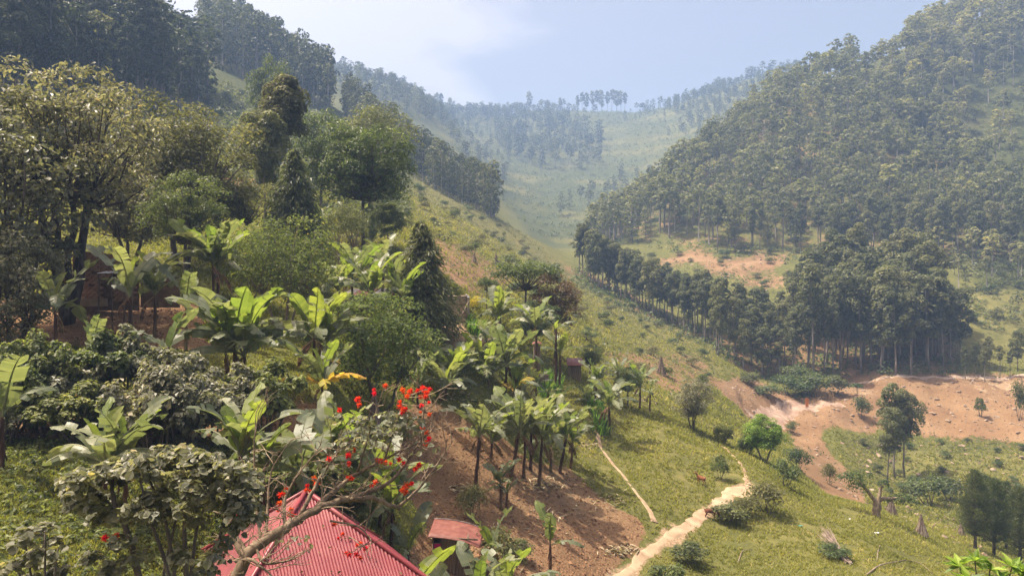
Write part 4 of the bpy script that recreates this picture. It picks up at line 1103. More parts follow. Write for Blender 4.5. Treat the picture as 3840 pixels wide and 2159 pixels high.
for p in cand:
    kd = int(rs.integers(4)); s = rs.uniform(.55, 1.25)
    plant('shrub', SH[kd], ['grey-green shrub dotted over the dry grassy slope', 'dark green shrub dotted over the dry grassy slope', 'bright green shrub dotted over the dry grassy slope', 'olive shrub dotted over the dry grassy slope'][kd], 'shrub', p, ring(), (s, s, s * rs.uniform(.8, 1.25)), ['grey-green', 'dark', 'bright', 'olive'][kd] + ' shrubs on the dry grassy slope', SP)
cand = scatter([(860,442),(1024,442),(1024,505),(940,500),(870,490)], 95, 146, 5.0, 79, 1500)[:38]
for p in cand:
    kd = int(rs.integers(2)); s = rs.uniform(.5, 1.0)
    plant('shrub', SH[kd], ['grey-green shrub on the stony valley floor', 'dark green shrub on the stony valley floor'][kd], 'shrub', p, ring(), (s, s, s), ['grey-green', 'dark'][kd] + ' shrubs on the valley floor', SP)
cand = scatter([(640,255),(800,250),(900,300),(1024,285),(1024,350),(960,345),(780,330),(700,300)], 190, 320, 9.0, 80, 2500)[:48]
for p in cand:
    kd = int(rs.integers(4)); s = rs.uniform(.9, 1.9)
    plant('shrub', SH[kd], 'bush on the cleared slope between the plantation and the eucalyptus stand', 'shrub', p, ring(), (s, s, s), 'bushes on the cleared slope', SP)
cand = scatter([(205,85),(330,112),(395,170),(400,232),(330,215),(250,190),(210,120)], 95, 300, 9.0, 81, 2500)[:60]
for p in cand:
    kd = int(rs.integers(4)); s = rs.uniform(.9, 1.8)
    plant('shrub', SH[kd], 'leafy bush on the shaded slope behind the gum and shade trees', 'shrub', p, ring(), (s, s, s * 1.2), 'bushes on the shaded slope', SP)

# ---------------------------------------------------------------- banana plants
def banana_leaf(seed, L_, W_, e0, bend, torn, vee, fold=0.0):
    """a leaf that leaves the stem at elevation e0 and bends by `bend` radians along its length"""
    rng = np.random.default_rng(seed)
    n = 20
    t = np.linspace(0, 1, n + 1)
    ang = e0 - bend * t ** 1.3
    x = np.concatenate([[0], np.cumsum(np.cos(ang[:-1]) * L_ / n)]); z = np.concatenate([[0], np.cumsum(np.sin(ang[:-1]) * L_ / n)])
    mb = MB()
    mid = np.stack([x, np.zeros(n + 1), z], -1)
    mb.tube(mid, np.linspace(.035, .008, n + 1) * L_ / 2.4, n=4, tone=1.0, cap=False)
    wprof = W_ * .5 * np.clip((t - .10) / .16, 0, 1) ** .6 * np.clip((1 - t) / .22, 0, 1) ** .55
    nr = np.stack([-np.sin(ang), np.zeros(n + 1), np.cos(ang)], -1)
    for sgn in (-1, 1):
        i = 2
        while i < n:
            k = int(rng.integers(1, 3)) if rng.random() < torn else int(rng.integers(3, 6))
            j = min(n, i + k)
            dr = vee + rng.normal(0, .10 + .28 * torn)                  # how far this strip hangs from the rib
            for a in range(i, j):
                b = a + 1
                rows = []
                for idx, edge in ((a, 0), (b, 1)):
                    sh = (.05 * L_ / n * rng.random()) if (edge and b == j and torn > .3) else 0
                    pts = []
                    for f_ in (0, .55, 1.0):
                        w = wprof[idx] * f_
                        d_ = dr * (1 + .9 * f_) if f_ else 0
                        pts.append(mid[idx] + np.array([0, sgn * math.cos(d_) * w, 0]) + nr[idx] * (-math.sin(d_) * w) - np.array([math.cos(ang[idx]), 0, math.sin(ang[idx])]) * sh
                                   + np.array([math.cos(ang[idx]), 0, math.sin(ang[idx])]) * w * .22)
                    rows.append(pts)
                V = rows[0] + rows[1]
                mb.add(V, quads=[[0, 1, 4, 3], [1, 2, 5, 4]] if sgn > 0 else [[0, 3, 4, 1], [1, 4, 5, 2]], tone=np.clip(rng.normal(.45, .12), 0, 1))
            i = j if rng.random() > torn * .25 else j + (1 if rng.random() < .4 else 0)
    return mb
R_ = math.radians
BL = {'up': [banana_leaf(400 + i, 2.3, .66, R_(82), R_(22 + 12 * i), .05, -.2) for i in range(3)],
      'mid': [banana_leaf(410 + i, 2.8, .66, R_(72), R_(44 + 16 * i), .4, .02) for i in range(4)],
      'low': [banana_leaf(420 + i, 2.6, .62, R_(44), R_(62 + 20 * i), .75, .2) for i in range(4)],
      'dead': [banana_leaf(430 + i, 1.7, .42, R_(-30), R_(70), .8, .9) for i in range(2)]}
BLM = {k: [] for k in BL}
for k, lst in BL.items():
    for b in lst:
        fresh = M['ban_y'] if k == 'up' else (M['ban_dead'] if k == 'dead' else M['ban'])
        BLM[k].append(b.mesh('banana_leaf', fresh))
BLY = [b.mesh('banana_leaf', M['ban_old']) for b in BL['low'][:2]]
BLL = [b.mesh('banana_leaf', M['ban_y']) for b in BL['mid'][:2]]
def stem_mesh(seed):
    rng = np.random.default_rng(seed)
    mb = MB()
    pts = np.zeros((6, 3)); pts[:, 2] = np.linspace(-.08, 1, 6); pts[1:-1, :2] = rng.normal(size=(4, 2)) * .012
    mb.tube(pts, [.075, .066, .058, .052, .046, .030], n=8)
    for i in range(5):            # old sheaths peeling off the stem
        a = rng.uniform(0, 6.28); h = rng.uniform(.2, .9); d = np.array([math.cos(a), math.sin(a), 0]); e = np.array([-math.sin(a), math.cos(a), 0])
        b = d * .055 + np.array([0, 0, h])
        mb.add([b - e * .03, b + e * .03, b + d * .05 + e * .025 - [0, 0, .16], b + d * .04 - e * .025 - [0, 0, .18]], quads=[[0, 1, 2, 3]])
    return mb.mesh('pseudostem', M['stem'], True)
STEM = [stem_mesh(440 + i) for i in range(3)]
def banana(u, vc, vb, Y, label, n=9, leaf=1.0, up=2, low=3, dead=1, yellow=0, lean=0.0, seed=None, group=None, base=None, bright=0.0, turn=None):
    """crown at pixel row vc, foot on the ground at depth Y"""
    global _bs
    _bs += 1
    rng = np.random.default_rng(1000 + _bs if seed is None else seed)
    p = P(u, Y)
    h = max(.5, (CY - vc) / F * Y - p.z)
    o = thing('banana_plant', label, 'banana plant', p, 0, 1, group)
    lx = lean * h
    st = link('pseudostem', STEM[_bs % 3], o, (0, 0, 0), (0, math.atan2(lx, h), 0), (1.6 * (h / 2.5) ** .35, 1.6 * (h / 2.5) ** .35, math.hypot(h, lx) * 1.02))
    top = Vector((lx, 0, h - .10))
    if 5 < n <= 10: n += 2; dead += 1
    a0 = rng.uniform(0, 6.28) if turn is None else turn
    up = min(up, 6) if n > 10 else min(up, 1 if rng.random() < .6 else 2)
    kinds = ['up'] * up + ['low'] * low + ['mid'] * max(0, n - up - low) 
    for i, kd in enumerate(kinds):
        if kd == 'low' and yellow > 0 and rng.random() < yellow: mesh = BLY[int(rng.integers(2))]
        elif kd == 'mid' and rng.random() < bright: mesh = BLL[int(rng.integers(2))]
        else: mesh = BLM[kd][int(rng.integers(len(BLM[kd])))]
        s = leaf * 1.15 * rng.uniform(.8, 1.15) * (.82 if kd == 'up' else 1)
        link('leaf', mesh, o, top - Vector((0, 0, .12 * rng.random())), (rng.normal(0, .14), rng.normal(0, .10), a0 + i * 2.39996 + rng.normal(0, .25)), (s, s * rng.uniform(.85, 1.15), s))
    for i in range(dead):
        s = leaf * rng.uniform(.6, 1.0)
        link('dead_leaf', BLM['dead'][i % 2], o, top - Vector((0, 0, .1)), (0, 0, rng.uniform(0, 6.28)), s)
    return o
_bs = 0
# by the brick ruin
banana(155, 292, 320, 44.5, 'banana plant with one huge upright leaf beside the brick ruin', n=7, leaf=1.15, up=1, low=2)
banana(213, 262, 295, 47, 'large dense banana clump with many arching leaves above the ruin', n=20, leaf=1.1, up=5, low=6, bright=.3)
banana(218, 268, 295, 47.8, 'banana plant inside the large dense clump above the ruin', n=9, leaf=1.05, up=2, low=3, bright=.4)
banana(130, 294, 325, 41, 'banana plant with wide spreading leaves in front of the tin lean-to', n=5, leaf=1.15, up=1, low=1)
banana(55, 308, 340, 39, 'shaded banana plant with drooping leaves by the brick pile', n=7, leaf=1.0, up=1, low=4)
banana(186, 302, 325, 42.5, 'young banana plant with two pale upright leaves below the ruin', n=5, leaf=.95, up=2, low=1, bright=.8)
banana(90, 345, 370, 33.5, 'young banana plant with a single bright upright leaf rising from the hedge', n=3, leaf=.85, up=2, low=0, dead=0)
banana(168, 348, 372, 33.8, 'young banana plant with pale leaf rising from the hedge next to the large clump', n=3, leaf=.8, up=1, low=1, dead=0)
banana(234, 345, 385, 38, 'biggest banana clump with a fountain of bright leaves above the hedge', n=24, leaf=1.2, up=6, low=8, bright=.5)
banana(226, 350, 385, 38.5, 'banana plant within the fountain-like clump above the hedge', n=10, leaf=1.15, up=2, low=4, bright=.6)
banana(244, 352, 385, 37.6, 'banana plant with low arching leaves within the fountain-like clump', n=9, leaf=1.1, up=1, low=5, bright=.5, dead=2)
banana(314, 335, 378, 42, 'banana plant with hanging dead leaves beside the citrus tree', n=9, leaf=1.15, up=2, low=3, dead=3, bright=.3)
banana(328, 342, 378, 43, 'banana plant with tall pale leaf next to the citrus tree', n=6, leaf=1.1, up=2, low=2, bright=.4)
banana(322, 382, 400, 39, 'small banana plant with yellowing leaves under the citrus tree', n=9, leaf=.85, up=1, low=5, yellow=.8, bright=.7)
banana(2, 412, 440, 27, 'banana plant with torn upright leaf at the foot of the hedge', n=5, leaf=.9, up=2, low=1)
# around the shade tree and long mud house
for (u, vc, Y, n, lf, lab) in [(352,276,62,8,1.1,'banana plant at the upper end of the grove by the long mud house'),(372,292,57,9,1.15,'banana plant with bright upright leaves in front of the long mud house'),(394,284,60,8,1.05,'banana plant squeezed between the mud house and the cypress'),(362,268,66,7,1.0,'banana plant under the broad shade tree'),(383,262,68,6,.95,'small banana plant beside the dark ball of a tree'),(338,288,60,8,1.05,'banana plant at the corner of the long mud house'),(404,296,58,7,1.0,'banana plant just behind the cypress')]:
    banana(u, vc, 0, Y, lab, n=n, leaf=lf, up=2, low=3, bright=.5)
banana(320, 220, 0, 85, 'small banana plant beside the dark drooping cypress', n=6, leaf=.8)
banana(372, 240, 0, 80, 'slim banana plant at the foot of the broad shade tree', n=6, leaf=.9)
# the plot below the pale brick wall
for (u, vc, Y, n, lf, up, kw, lab) in [
    (498,316,66,10,1.0,2,{},'tall bushy banana plant beside the pale brick wall and leaning pole'),
    (486,338,63,7,.75,1,{},'banana plant at the foot of the pale earth mound'),
    (536,325,70,7,1.05,1,{},'banana plant in front of the dense dark tree'),
    (556,328,73,5,.8,1,{},'small banana plant below the dry brown tree'),
    (560,352,73,7,.9,1,{},'banana plant with raised leaf standing over the red-roofed latrine'),
    (426,352,57,7,.8,1,{},'shaded banana plant under the cypress'),
    (478,356,60,6,.8,1,{},'banana plant below the earth mound with level leaves'),
    (506,362,60,10,1.15,2,{},'banana plant with wide arching leaves near the wood stack'),
    (455,376,56,13,1.1,4,{'bright': .6},'banana clump with bright upright leaves at the top of the tilled plot'),
    (446,384,54,8,1.0,1,{'dead': 3},'banana plant trailing brown dead leaves at the top of the tilled plot'),
    (466,390,57,7,.95,2,{},'banana plant just right of the bright clump'.replace('just right of', 'close against')),
    (488,378,59,8,1.05,1,{},'banana plant between the bright clump and the wood stack'),
    (514,388,61,8,1.0,1,{'yellow': .8},'banana plant with one hanging yellow leaf near the wood stack'),
    (418,384,52,6,.9,1,{},'small banana plant under the shaded banana by the cypress'),
    (536,384,66,6,.7,1,{},'little banana plant growing beside the wood stack'),
    (548,392,66,5,.55,1,{},'little banana plant between wood stack and latrine'),
    (596,378,76,7,.9,1,{},'banana plant just behind the latrine at the meadow top'),
    (618,372,82,6,.8,1,{},'banana plant by the round dark tree at the meadow edge'),
    (640,384,84,8,.9,1,{},'banana plant with several torn leaves beside the round dark tree'),
    (650,392,85,5,.7,1,{},'small banana plant beyond the round dark tree'),
    (590,402,73,6,.75,1,{},'thin banana plant near the top of the narrow footpath'),
    (556,404,68,6,.7,1,{},'banana plant on the grass above the tilled row'),
    (479,400,60,5,.8,1,{},'short banana plant on the grass beside the bright clump'),
    (520,400,64,5,.75,1,{},'short banana plant on the green strip below the wood stack')]:
    kw2 = dict(bright=.25, low=3); kw2.update(kw)
    banana(u, vc, 0, Y, lab, n=n, leaf=lf, up=up, **kw2)
banana(610, 404, 447, 70, 'thick-stemmed banana plant standing alone beside the narrow footpath', n=11, leaf=1.1, up=2, low=3, dead=2, lean=-.04)
# the row on the tilled soil
for (u, vb, vc, lean, n, lf, lab) in [(476,492,434,.05,7,1.0,'tall slim banana plant with steep leaves at the end of the tilled row'),(491,461,438,.05,6,.85,'short banana plant behind the tall slim one in the tilled row'),
    (511,477,430,.18,9,1.05,'leaning banana plant in the middle of the tilled row'),(524,478,434,.02,8,1.0,'upright banana plant next to the leaning one'),(539,486,436,.06,9,1.05,'banana plant with brown stripped stem in the tilled row'),
    (551,471,443,0,7,.9,'banana plant behind the brown-stemmed one in the tilled row'),(560,473,436,.16,9,1.05,'leaning banana plant at the grass end of the tilled row'),(571,468,440,.05,6,.85,'smaller banana plant at the grass end of the tilled row'),
    (531,470,428,.0,7,1.0,'banana plant half hidden inside the tilled row'),
    (501,509,481,-.02,6,.62,'small banana plant in front of the tilled row'),(506,512,490,.06,5,.5,'thin banana shoot touching the small banana plant'),(550,578,541,.0,4,.8,'young banana plant with one tall leaf on the bare tilled soil')]:
    p = hit(u, vb, 30)
    banana(u, vc, vb, p.y, lab, n=n, leaf=lf, up=1, low=2 if n > 4 else 1, dead=1 if n > 5 else 0, lean=lean, bright=.2)
# near the hut and the red roof
for (u, vc, Y, n, lf, up, low, lab) in [(392,508,34,9,.95,2,3,'banana plant with broad torn leaves behind the red roof'),(380,500,35,8,1.1,1,4,'banana plant shading the ground between red roof and tilled soil'),(360,470,36,8,1.1,2,3,'dark banana plant behind the flowering branches'),(408,548,33.5,5,.7,1,2,'banana plant with drooping leaf beside the brown-roofed hut'),
    (492,546,36,5,.65,1,2,'banana plant in front of the brown-roofed hut'),(470,628,31,5,.95,1,1,'banana plant with giant diagonal leaf hiding the hut wall'),(480,592,32,5,.8,2,1,'low banana plant with folded leaves by the hut corner'),(404,612,28,6,.95,1,2,'banana plant with wide leaves over the red roof corner'),(505,590,33,6,.8,2,1,'small banana plant at the tangled dark bush'),
    (105,462,25,7,.85,3,2,'banana plant with rounded bright leaves behind the big-leaved tree'),(125,458,26,6,.85,2,2,'banana plant with glossy leaves beside the rounded bright one'),(240,452,27.5,7,.9,2,2,'banana plant with pale broad leaves at the edge of the hoed bank'),(262,470,28,8,1.0,1,4,'banana plant under the bare twigs of the flowering tree'),(330,455,33,8,1.05,1,4,'banana plant behind the red flowering boughs'),(300,470,30,6,.95,1,3,'shaded banana plant beside the roof peak')]:
    banana(u, vc, 0, Y, lab, n=n, leaf=lf, up=up, low=low, dead=1, bright=.35)

# ---------------------------------------------------------------- house with the red pyramid roof
def red_house():
    Ya = 25.0
    ap = pix(306, 491, Ya)
    r, h, phi = 5.5, 3.2, R_(-15)
    o = thing('red_roofed_house', 'house under a steep red corrugated iron pyramid roof', 'house', (ap.x, ap.y, ap.z - h - 2.6))
    cor = [np.array([math.cos(phi - k * math.pi / 2) * r, math.sin(phi - k * math.pi / 2) * r, 2.6]) for k in range(4)]   # right, front, left, back
    A = np.array([0, 0, h + 2.6])
    hips = []
    for k in range(4):
        a, b = cor[k], cor[(k + 1) % 4]
        e = b - a; Ls = np.linalg.norm(e); e /= Ls
        m_ = (a + b) / 2; upv = A - m_; n = np.cross(upv, e); n /= np.linalg.norm(n)
        if n[2] < 0: n = -n
        ns = int(Ls / .095) * 4
        s = np.linspace(0, 1, ns + 1)
        off = np.sin(np.arange(ns + 1) * math.pi / 2) * .018
        bot = a + e * (s * Ls)[:, None] - unit(upv) * .25 + n * off[:, None]
        tp = (1 - np.abs(2 * s - 1))
        top = a + e * (s * Ls)[:, None] + upv * (tp * .99)[:, None] + n * off[:, None]
        # several short sheets up the slope, each lapping the one below
        mb = MB()
        mid = lambda f: bot + (top - bot) * f
        levels = [0, .34, .67, 1.0]
        for q_ in range(3):
            f0, f1 = levels[q_], levels[q_ + 1]
            lo = np.where((tp > 0)[:, None], bot + (top - bot) * f0, bot) + n * .0
            hi = bot + (top - bot) * f1
            V = np.vstack([lo, hi])
            i = np.arange(ns)
            mb.add(V, quads=np.stack([i, i + 1, ns + 1 + i + 1, ns + 1 + i], -1))
        pn = link('roof_panel', mb.mesh('roof_panel', M['red_roof'], True), o)
        hp = MB()
        for sgn in (1,):
            p0 = cor[k]; d = A - p0
            hp.tube(np.array([p0 + d * t + np.array([0, 0, .03]) for t in np.linspace(-.05, 1.0, 5)]), .075, n=8)
        link('ridge_cap', hp.mesh('ridge_cap', M['red_roof'], True), pn)
    db = MB(); rg = np.random.default_rng(97)
    for k in (0, 1):
        a, b = cor[k], cor[(k + 1) % 4]
        w1, w2 = rg.random(70), rg.random(70); fl = w1 + w2 > 1; w1[fl] = 1 - w1[fl]; w2[fl] = 1 - w2[fl]
        C_ = A + (a - A) * w1[:, None] + (b - A) * w2[:, None]; n_ = unit(np.cross(a - A, b - A)); n_ = n_ if n_[2] > 0 else -n_
        nn = unit(n_ + rg.normal(size=(70, 3)) * .3)
        leaves(db, C_ + n_ * .045, np.cross(nn, rg.normal(size=(70, 3))), nn, .11, .6, rg, rg.random(70))
    tag(link('fallen_leaves', db.mesh('fallen_leaves', M['ban_dead']), o), kind='stuff')
    wl = MB()
    for k in range(4):
        a, b = cor[k] * .86, cor[(k + 1) % 4] * .86
        c = (a + b) / 2; d = b - a; L_ = np.linalg.norm(d[:2]); an = math.atan2(d[1], d[0])
        wl.box((c[0], c[1], .55), (L_ - .002 - .25, .25, 4.6), rotz(an))
    link('wall', wl.mesh('wall', M['mud']), o)
red_house()

# ---------------------------------------------------------------- wooden hut with brown roof and curtain
def hut():
    Y = 38.0; k = Y / F
    org = pix(455, 575, Y)
    g = P(455, Y)
    o = thing('wooden_hut', 'small plank hut with a bowed brown iron roof and pink curtain in its doorway', 'hut', (org.x, org.y, g.z))
    def q(u, v, dy=0.0):
        p = pix(u, v, Y + dy); return np.array([p.x - org.x + dy * 0, dy, p.z - g.z])
    z0 = 0.0
    zt = q(455, 535)[2]
    xl, xr = q(433, 0)[0], q(468, 0)[0]; xd = q(441.5, 0)[0]
    # planks of the front wall
    w = (xr - xd) / 8
    for i in range(8):
        top = zt - .02 - .10 * i / 8 - RNG.uniform(0, .03)
        b = MB().box((0, 0, (top - .1) / 2), (w - .015, .035, top + .1))
        link('plank', b.mesh('plank', M['wood']), o, (xd + w * (i + .5), RNG.uniform(-.012, .012), 0), (0, RNG.normal(0, .006), 0))
    sidew = MB().box((xr - .02, .85, zt / 2 - .05), (.04, 1.6, zt - .12)).box((xl + .02, .85, zt / 2 - .05), (.04, 1.6, zt - .12)).box(((xl + xr) / 2, 1.66, zt / 2 - .05), (xr - xl, .04, zt - .12))
    link('wall', sidew.mesh('wall', M['wood']), o)
    for x in (xl, xd, xr):
        link('post', MB().tube([(x, -.06, -.2), (x + .01, -.05, zt + .02)], .045, n=7).mesh('post', M['wood'], True), o)
    link('beam', MB().tube([(xl - .1, -.12, zt - .03), (xr + .5, -.10, zt - .16)], .045, n=7).mesh('beam', M['wood'], True), o)
    # curtain: vertical folds, bands of pink and white
    nx, nz = 15, 14
    xs = np.linspace(xl + .05, xd - .04, nx); zs = np.linspace(.25, zt - .38, nz)
    V = np.array([[x, -.01 + .03 * math.sin(i * 1.5), z] for z in zs for i, x in enumerate(xs)])
    Q = [[j * nx + i, j * nx + i + 1, (j + 1) * nx + i + 1, (j + 1) * nx + i] for j in range(nz - 1) for i in range(nx - 1)]
    cm, N, K = newmat('printed_cloth'); out = N.new('ShaderNodeOutputMaterial'); tc = N.new('ShaderNodeTexCoord')
    sx = N.new('ShaderNodeSeparateXYZ'); K(tc.outputs['Generated'], sx.inputs[0])
    no = N.new('ShaderNodeTexNoise'); no.inputs['Scale'].default_value = 5; K(tc.outputs['Generated'], no.inputs['Vector'])
    ad = N.new('ShaderNodeMath'); ad.operation = 'MULTIPLY_ADD'; ad.inputs[1].default_value = .10; K(no.outputs['Fac'], ad.inputs[0]); K(sx.outputs['Z'], ad.inputs[2])
    r = ramp(N, [(0, (.55, .20, .12)), (.12, (.75, .62, .60)), (.24, (.70, .03, .22)), (.46, (.70, .03, .24)), (.54, (.72, .62, .62)), (.72, (.60, .22, .10)), (.80, (.75, .64, .64)), (.90, (.72, .03, .26))]); K(ad.outputs[0], r.inputs['Fac'])
    vo = N.new('ShaderNodeTexVoronoi'); vo.inputs['Scale'].default_value = 7; K(tc.outputs['Generated'], vo.inputs['Vector'])
    r2 = ramp(N, [(.16, (1, 1, 1)), (.2, (0, 0, 0))]); K(vo.outputs['Distance'], r2.inputs['Fac'])
    mx = N.new('ShaderNodeMix'); mx.data_type = 'RGBA'; mx.inputs['B'].default_value = (.55, .05, .10, 1); K(r.outputs['Color'], mx.inputs['A']); K(r2.outputs['Color'], mx.inputs['Factor'])
    p = N.new('ShaderNodeBsdfPrincipled'); p.inputs['Roughness'].default_value = .8; K(mx.outputs['Result'], p.inputs['Base Color']); K(p.outputs[0], out.inputs['Surface'])
    c = link('curtain', MB().add(V, quads=Q).mesh('curtain', cm, True), o); c['label'] = 'pink and white printed curtain'
    link('curtain_rail', MB().tube([(xl, -.02, zt - .36), (xd, -.02, zt - .36)], .012, n=6).mesh('curtain_rail', M['tin'], True), o)
    # roof: a sheet bowed along its length, pale front edge
    nu, nv = 30, 4
    x0, x1 = xl - .22, xr + .62
    V = []
    for j in range(nv + 1):
        for i in range(nu + 1):
            t = i / nu; x = x0 + (x1 - x0) * t
            z = zt + .06 - .10 * t - .45 * t ** 2.4 + .004 * math.sin(i * math.pi / 2)
            f = j / nv
            V.append((x + .1 * f, -.38 + 2.25 * f, z + .22 * f))
    Q = [[j * (nu + 1) + i, j * (nu + 1) + i + 1, (j + 1) * (nu + 1) + i + 1, (j + 1) * (nu + 1) + i] for j in range(nv) for i in range(nu)]
    rf = link('roof', MB().add(V, quads=Q).mesh('roof', M['brown_roof'], True), o)
    sol = rf.modifiers.new('thick', 'SOLIDIFY'); sol.thickness = .012
    top = np.array(V[-(nu + 1):])
    link('roof_edge', MB().tube(top[::3] + np.array([0, 0, .02]), .022, n=6).mesh('roof_edge', M['tin'], True), rf)
hut()

# ---------------------------------------------------------------- mud brick buildings
def brick_mesh(name, size, mat):
    rng = np.random.default_rng(9)
    b = MB().box((0, 0, 0), size)
    b.v[0] = b.v[0] + rng.normal(size=b.v[0].shape) * .006
    return b.mesh(name, M[mat])
BR = brick_mesh('brick', (.33, .16, .135), 'brick')
BR2 = brick_mesh('brick', (.36, .15, .17), 'brick_pale')
def brick_wall(o, x0, x1, zb, top, mesh, bw, bh, y=0.0, skip=None, limit=295, seed=3, parent=None):
    rng = np.random.default_rng(seed)
    n = 0; row = 0; z = zb + bh / 2
    while n < limit:
        x = x0 + (bw / 2 if row % 2 == 0 else bw)
        any_ = False
        while x < x1 - bw * .3:
            if z + bh * .4 < top(x):
                any_ = True
                if not (skip and skip(x, z, rng)):
                    link('brick', mesh, parent or o, (x, y + rng.normal(0, .012), z + rng.normal(0, .004)), (rng.normal(0, .012), rng.normal(0, .012), rng.normal(0, .02)))
                    n += 1
                    if n >= limit: break
            x += bw
        if not any_: break
        z += bh; row += 1
    return n
def ruin():
    Y = 48.0; k = Y / F
    g = P(100, Y); b = pix(72, 0, Y)
    zb = pix(0, 300, Y).z
    o = thing('ruined_brick_house', 'ruined house of bare mud bricks with gaps, under the coral tree', 'house', (b.x, Y, zb))
    W_ = 66 * k
    top = lambda x: (300 - 249) * k - x * .09 - (.25 if x > 3.2 else 0)
    hole = lambda x, z, rng: (rng.random() < .05) or (z > .8 and z < 1.05 and rng.random() < .3) or (1.9 < x < 2.5 and z < 1.15)
    brick_wall(o, 0, W_, -.05, top, BR, .35, .153, 0, hole, 240, 3)
    core = MB()
    for i in range(10):
        x = W_ * (i + .5) / 10
        core.box((x, .14, top(x) / 2 - .35), (W_ / 10, .12, top(x) + .55))
    link('wall', core.mesh('wall', M['mortar']), o)
    link('wall', MB().box((.02, 1.7, 1.0), (.16, 2.9, 3.0)).mesh('wall', M['mortar']), o)
    link('wall', MB().box((W_ + 1.25, .3, .5), (2.4, .18, 1.9)).mesh('wall', M['mortar']), o)
    link('step_wall', MB().box((1.2, -.4, -.1), (2.2, .5, .5)).mesh('step_wall', M['mud']), o)
    # brick pile
    p = pix(66, 289, Y - 1.0)
    o2 = thing('brick_stack', 'tumbled stack of loose mud bricks at the corner of the ruin', 'bricks', (p.x, p.y, p.z))
    rng = np.random.default_rng(5)
    for r in range(11):
        n = 7 - r // 2
        for i in range(n):
            if rng.random() < .82:
                link('brick', BR, o2, ((i - n / 2) * .24 + rng.normal(0, .02) - r * .02, rng.normal(0, .06), .07 + r * .142), (0, 0, math.pi / 2 + rng.normal(0, .12)))
    # tin lean-to
    p = pix(118, 300, Y - 2.2)
    g = P(118, Y - 2.2)
    o3 = thing('lean_to', 'low lean-to of old grey iron sheets on thin posts before the ruin', 'shelter', (p.x, p.y, g.z))
    kk = p.y / F; hz_ = pix(0, 273, p.y).z - g.z
    for i, (x, w) in enumerate(((-.62, .8), (.10, .85), (.72, .6))):
        V = [];
        for j in range(2):
            for q_ in range(13):
                V.append((x - w / 2 + w * q_ / 12, -.5 + 1.1 * j, hz_ + .16 * j + .014 * math.sin(q_ * math.pi / 2) + .03 * i))
        m_ = MB().add(V, quads=[[q_, q_ + 1, 13 + q_ + 1, 13 + q_] for q_ in range(12)])
        s = link('iron_sheet', m_.mesh('iron_sheet', M['tin'], True), o3, (0, 0, 0), (0, RNG.normal(0, .05), 0))
    for x in (-.95, -.15, .5, 1.0):
        link('post', MB().tube([(x, -.35, -.2), (x + RNG.normal(0, .05), -.33, hz_ + .02)], .04, n=6).mesh('post', M['wood'], True), o3)
    link('beam', MB().tube([(-1.1, -.36, hz_ - .04), (1.1, -.36, hz_ - .02)], .035, n=6).mesh('beam', M['wood'], True), o3)
ruin()
def long_house():
    Y = 66.0; k = Y / F
    b = pix(341, 323, Y); W_ = 126 * k; H_ = 28 * k
    o = thing('long_mud_house', 'long pale mud brick house with bare end wall behind the cypress', 'house', (b.x, Y, b.z))
    wl = MB().box((W_ / 2, 2.0 + .10, H_ / 2 - .6), (W_, 4.0, H_ + 1.1))
    link('wall', wl.mesh('wall', M['mud']), o)
    xr = W_
    brick_wall(o, xr - 30 * k, xr, .10, lambda x: H_ - .02, BR2, .38, .178, .02, lambda x, z, r: r.random() < .04, 200, 11)
    brick_wall(o, 0, 26 * k, .3, lambda x: H_ - .1, BR2, .38, .178, .02, lambda x, z, r: r.random() < .05, 90, 12)
    # low iron roof, in sheets
    n = 10
    for i in range(n):
        w = (W_ - 24 * k) / n
        V = []
        for j in range(2):
            for q_ in range(11):
                V.append((i * w + (w + .06) * q_ / 10, -.35 + 4.9 * j, H_ + .02 + .55 * j + .012 * math.sin(q_ * math.pi / 2) + .008 * (i % 2)))
        link('roof_sheet', MB().add(V, quads=[[q_, q_ + 1, 11 + q_ + 1, 11 + q_] for q_ in range(10)]).mesh('roof_sheet', M['brown_roof'] if i % 3 else M['tin'], True), o)
    c = MB(); rng = np.random.default_rng(4)
    link('coping', MB().box((xr - 14 * k, .05, H_ + .03), (30 * k, .34, .07)).mesh('coping', M['brick_pale']), o)
    lumps(c, np.array([[xr - .05, -.05, H_ + .05], [xr + .12, -.08, H_ - .12], [xr, 0, H_ - .02]]), np.array([.14, .13, .13]), rng, np.array([.5, .5, .5]))
    link('plastic_wrap', c.mesh('plastic_wrap', M['white']), o)
    a, b2 = pix(457, 324, Y - .9), pix(469, 300, Y - .12)
    pole = link('pole', MB().tube([np.array(a) - np.array(a), (np.array(b2) - np.array(a)) * .5 + np.array([.02, 0, 0]), np.array(b2) - np.array(a)], [.07, .065, .05], n=8).mesh('pole', M['wood'], True), None, a)
    tag(pole, 'thick wooden pole leaning against the pale brick end wall', 'pole')
    p = hit(438, 328, 50); p = pix(438, 323, p.y)
    pot = MB(); ang = np.arange(14) * 2 * math.pi / 14
    prof = [(.02, 0), (.14, .02), (.22, .12), (.24, .22), (.2, .33), (.12, .4), (.09, .43), (.12, .47), (.09, .46)]
    V = np.array([[r * math.cos(a_), r * math.sin(a_), z] for r, z in prof for a_ in ang])
    n = 14
    pot.add(V, quads=[[i * n + j, i * n + (j + 1) % n, (i + 1) * n + (j + 1) % n, (i + 1) * n + j] for i in range(len(prof) - 1) for j in range(n)])
    gp_ = P(438, 61)
    tag(link('clay_pot', pot.mesh('clay_pot', M['clay'], True), None, gp_), 'round pale clay pot at the foot of the cypress', 'pot')
long_house()
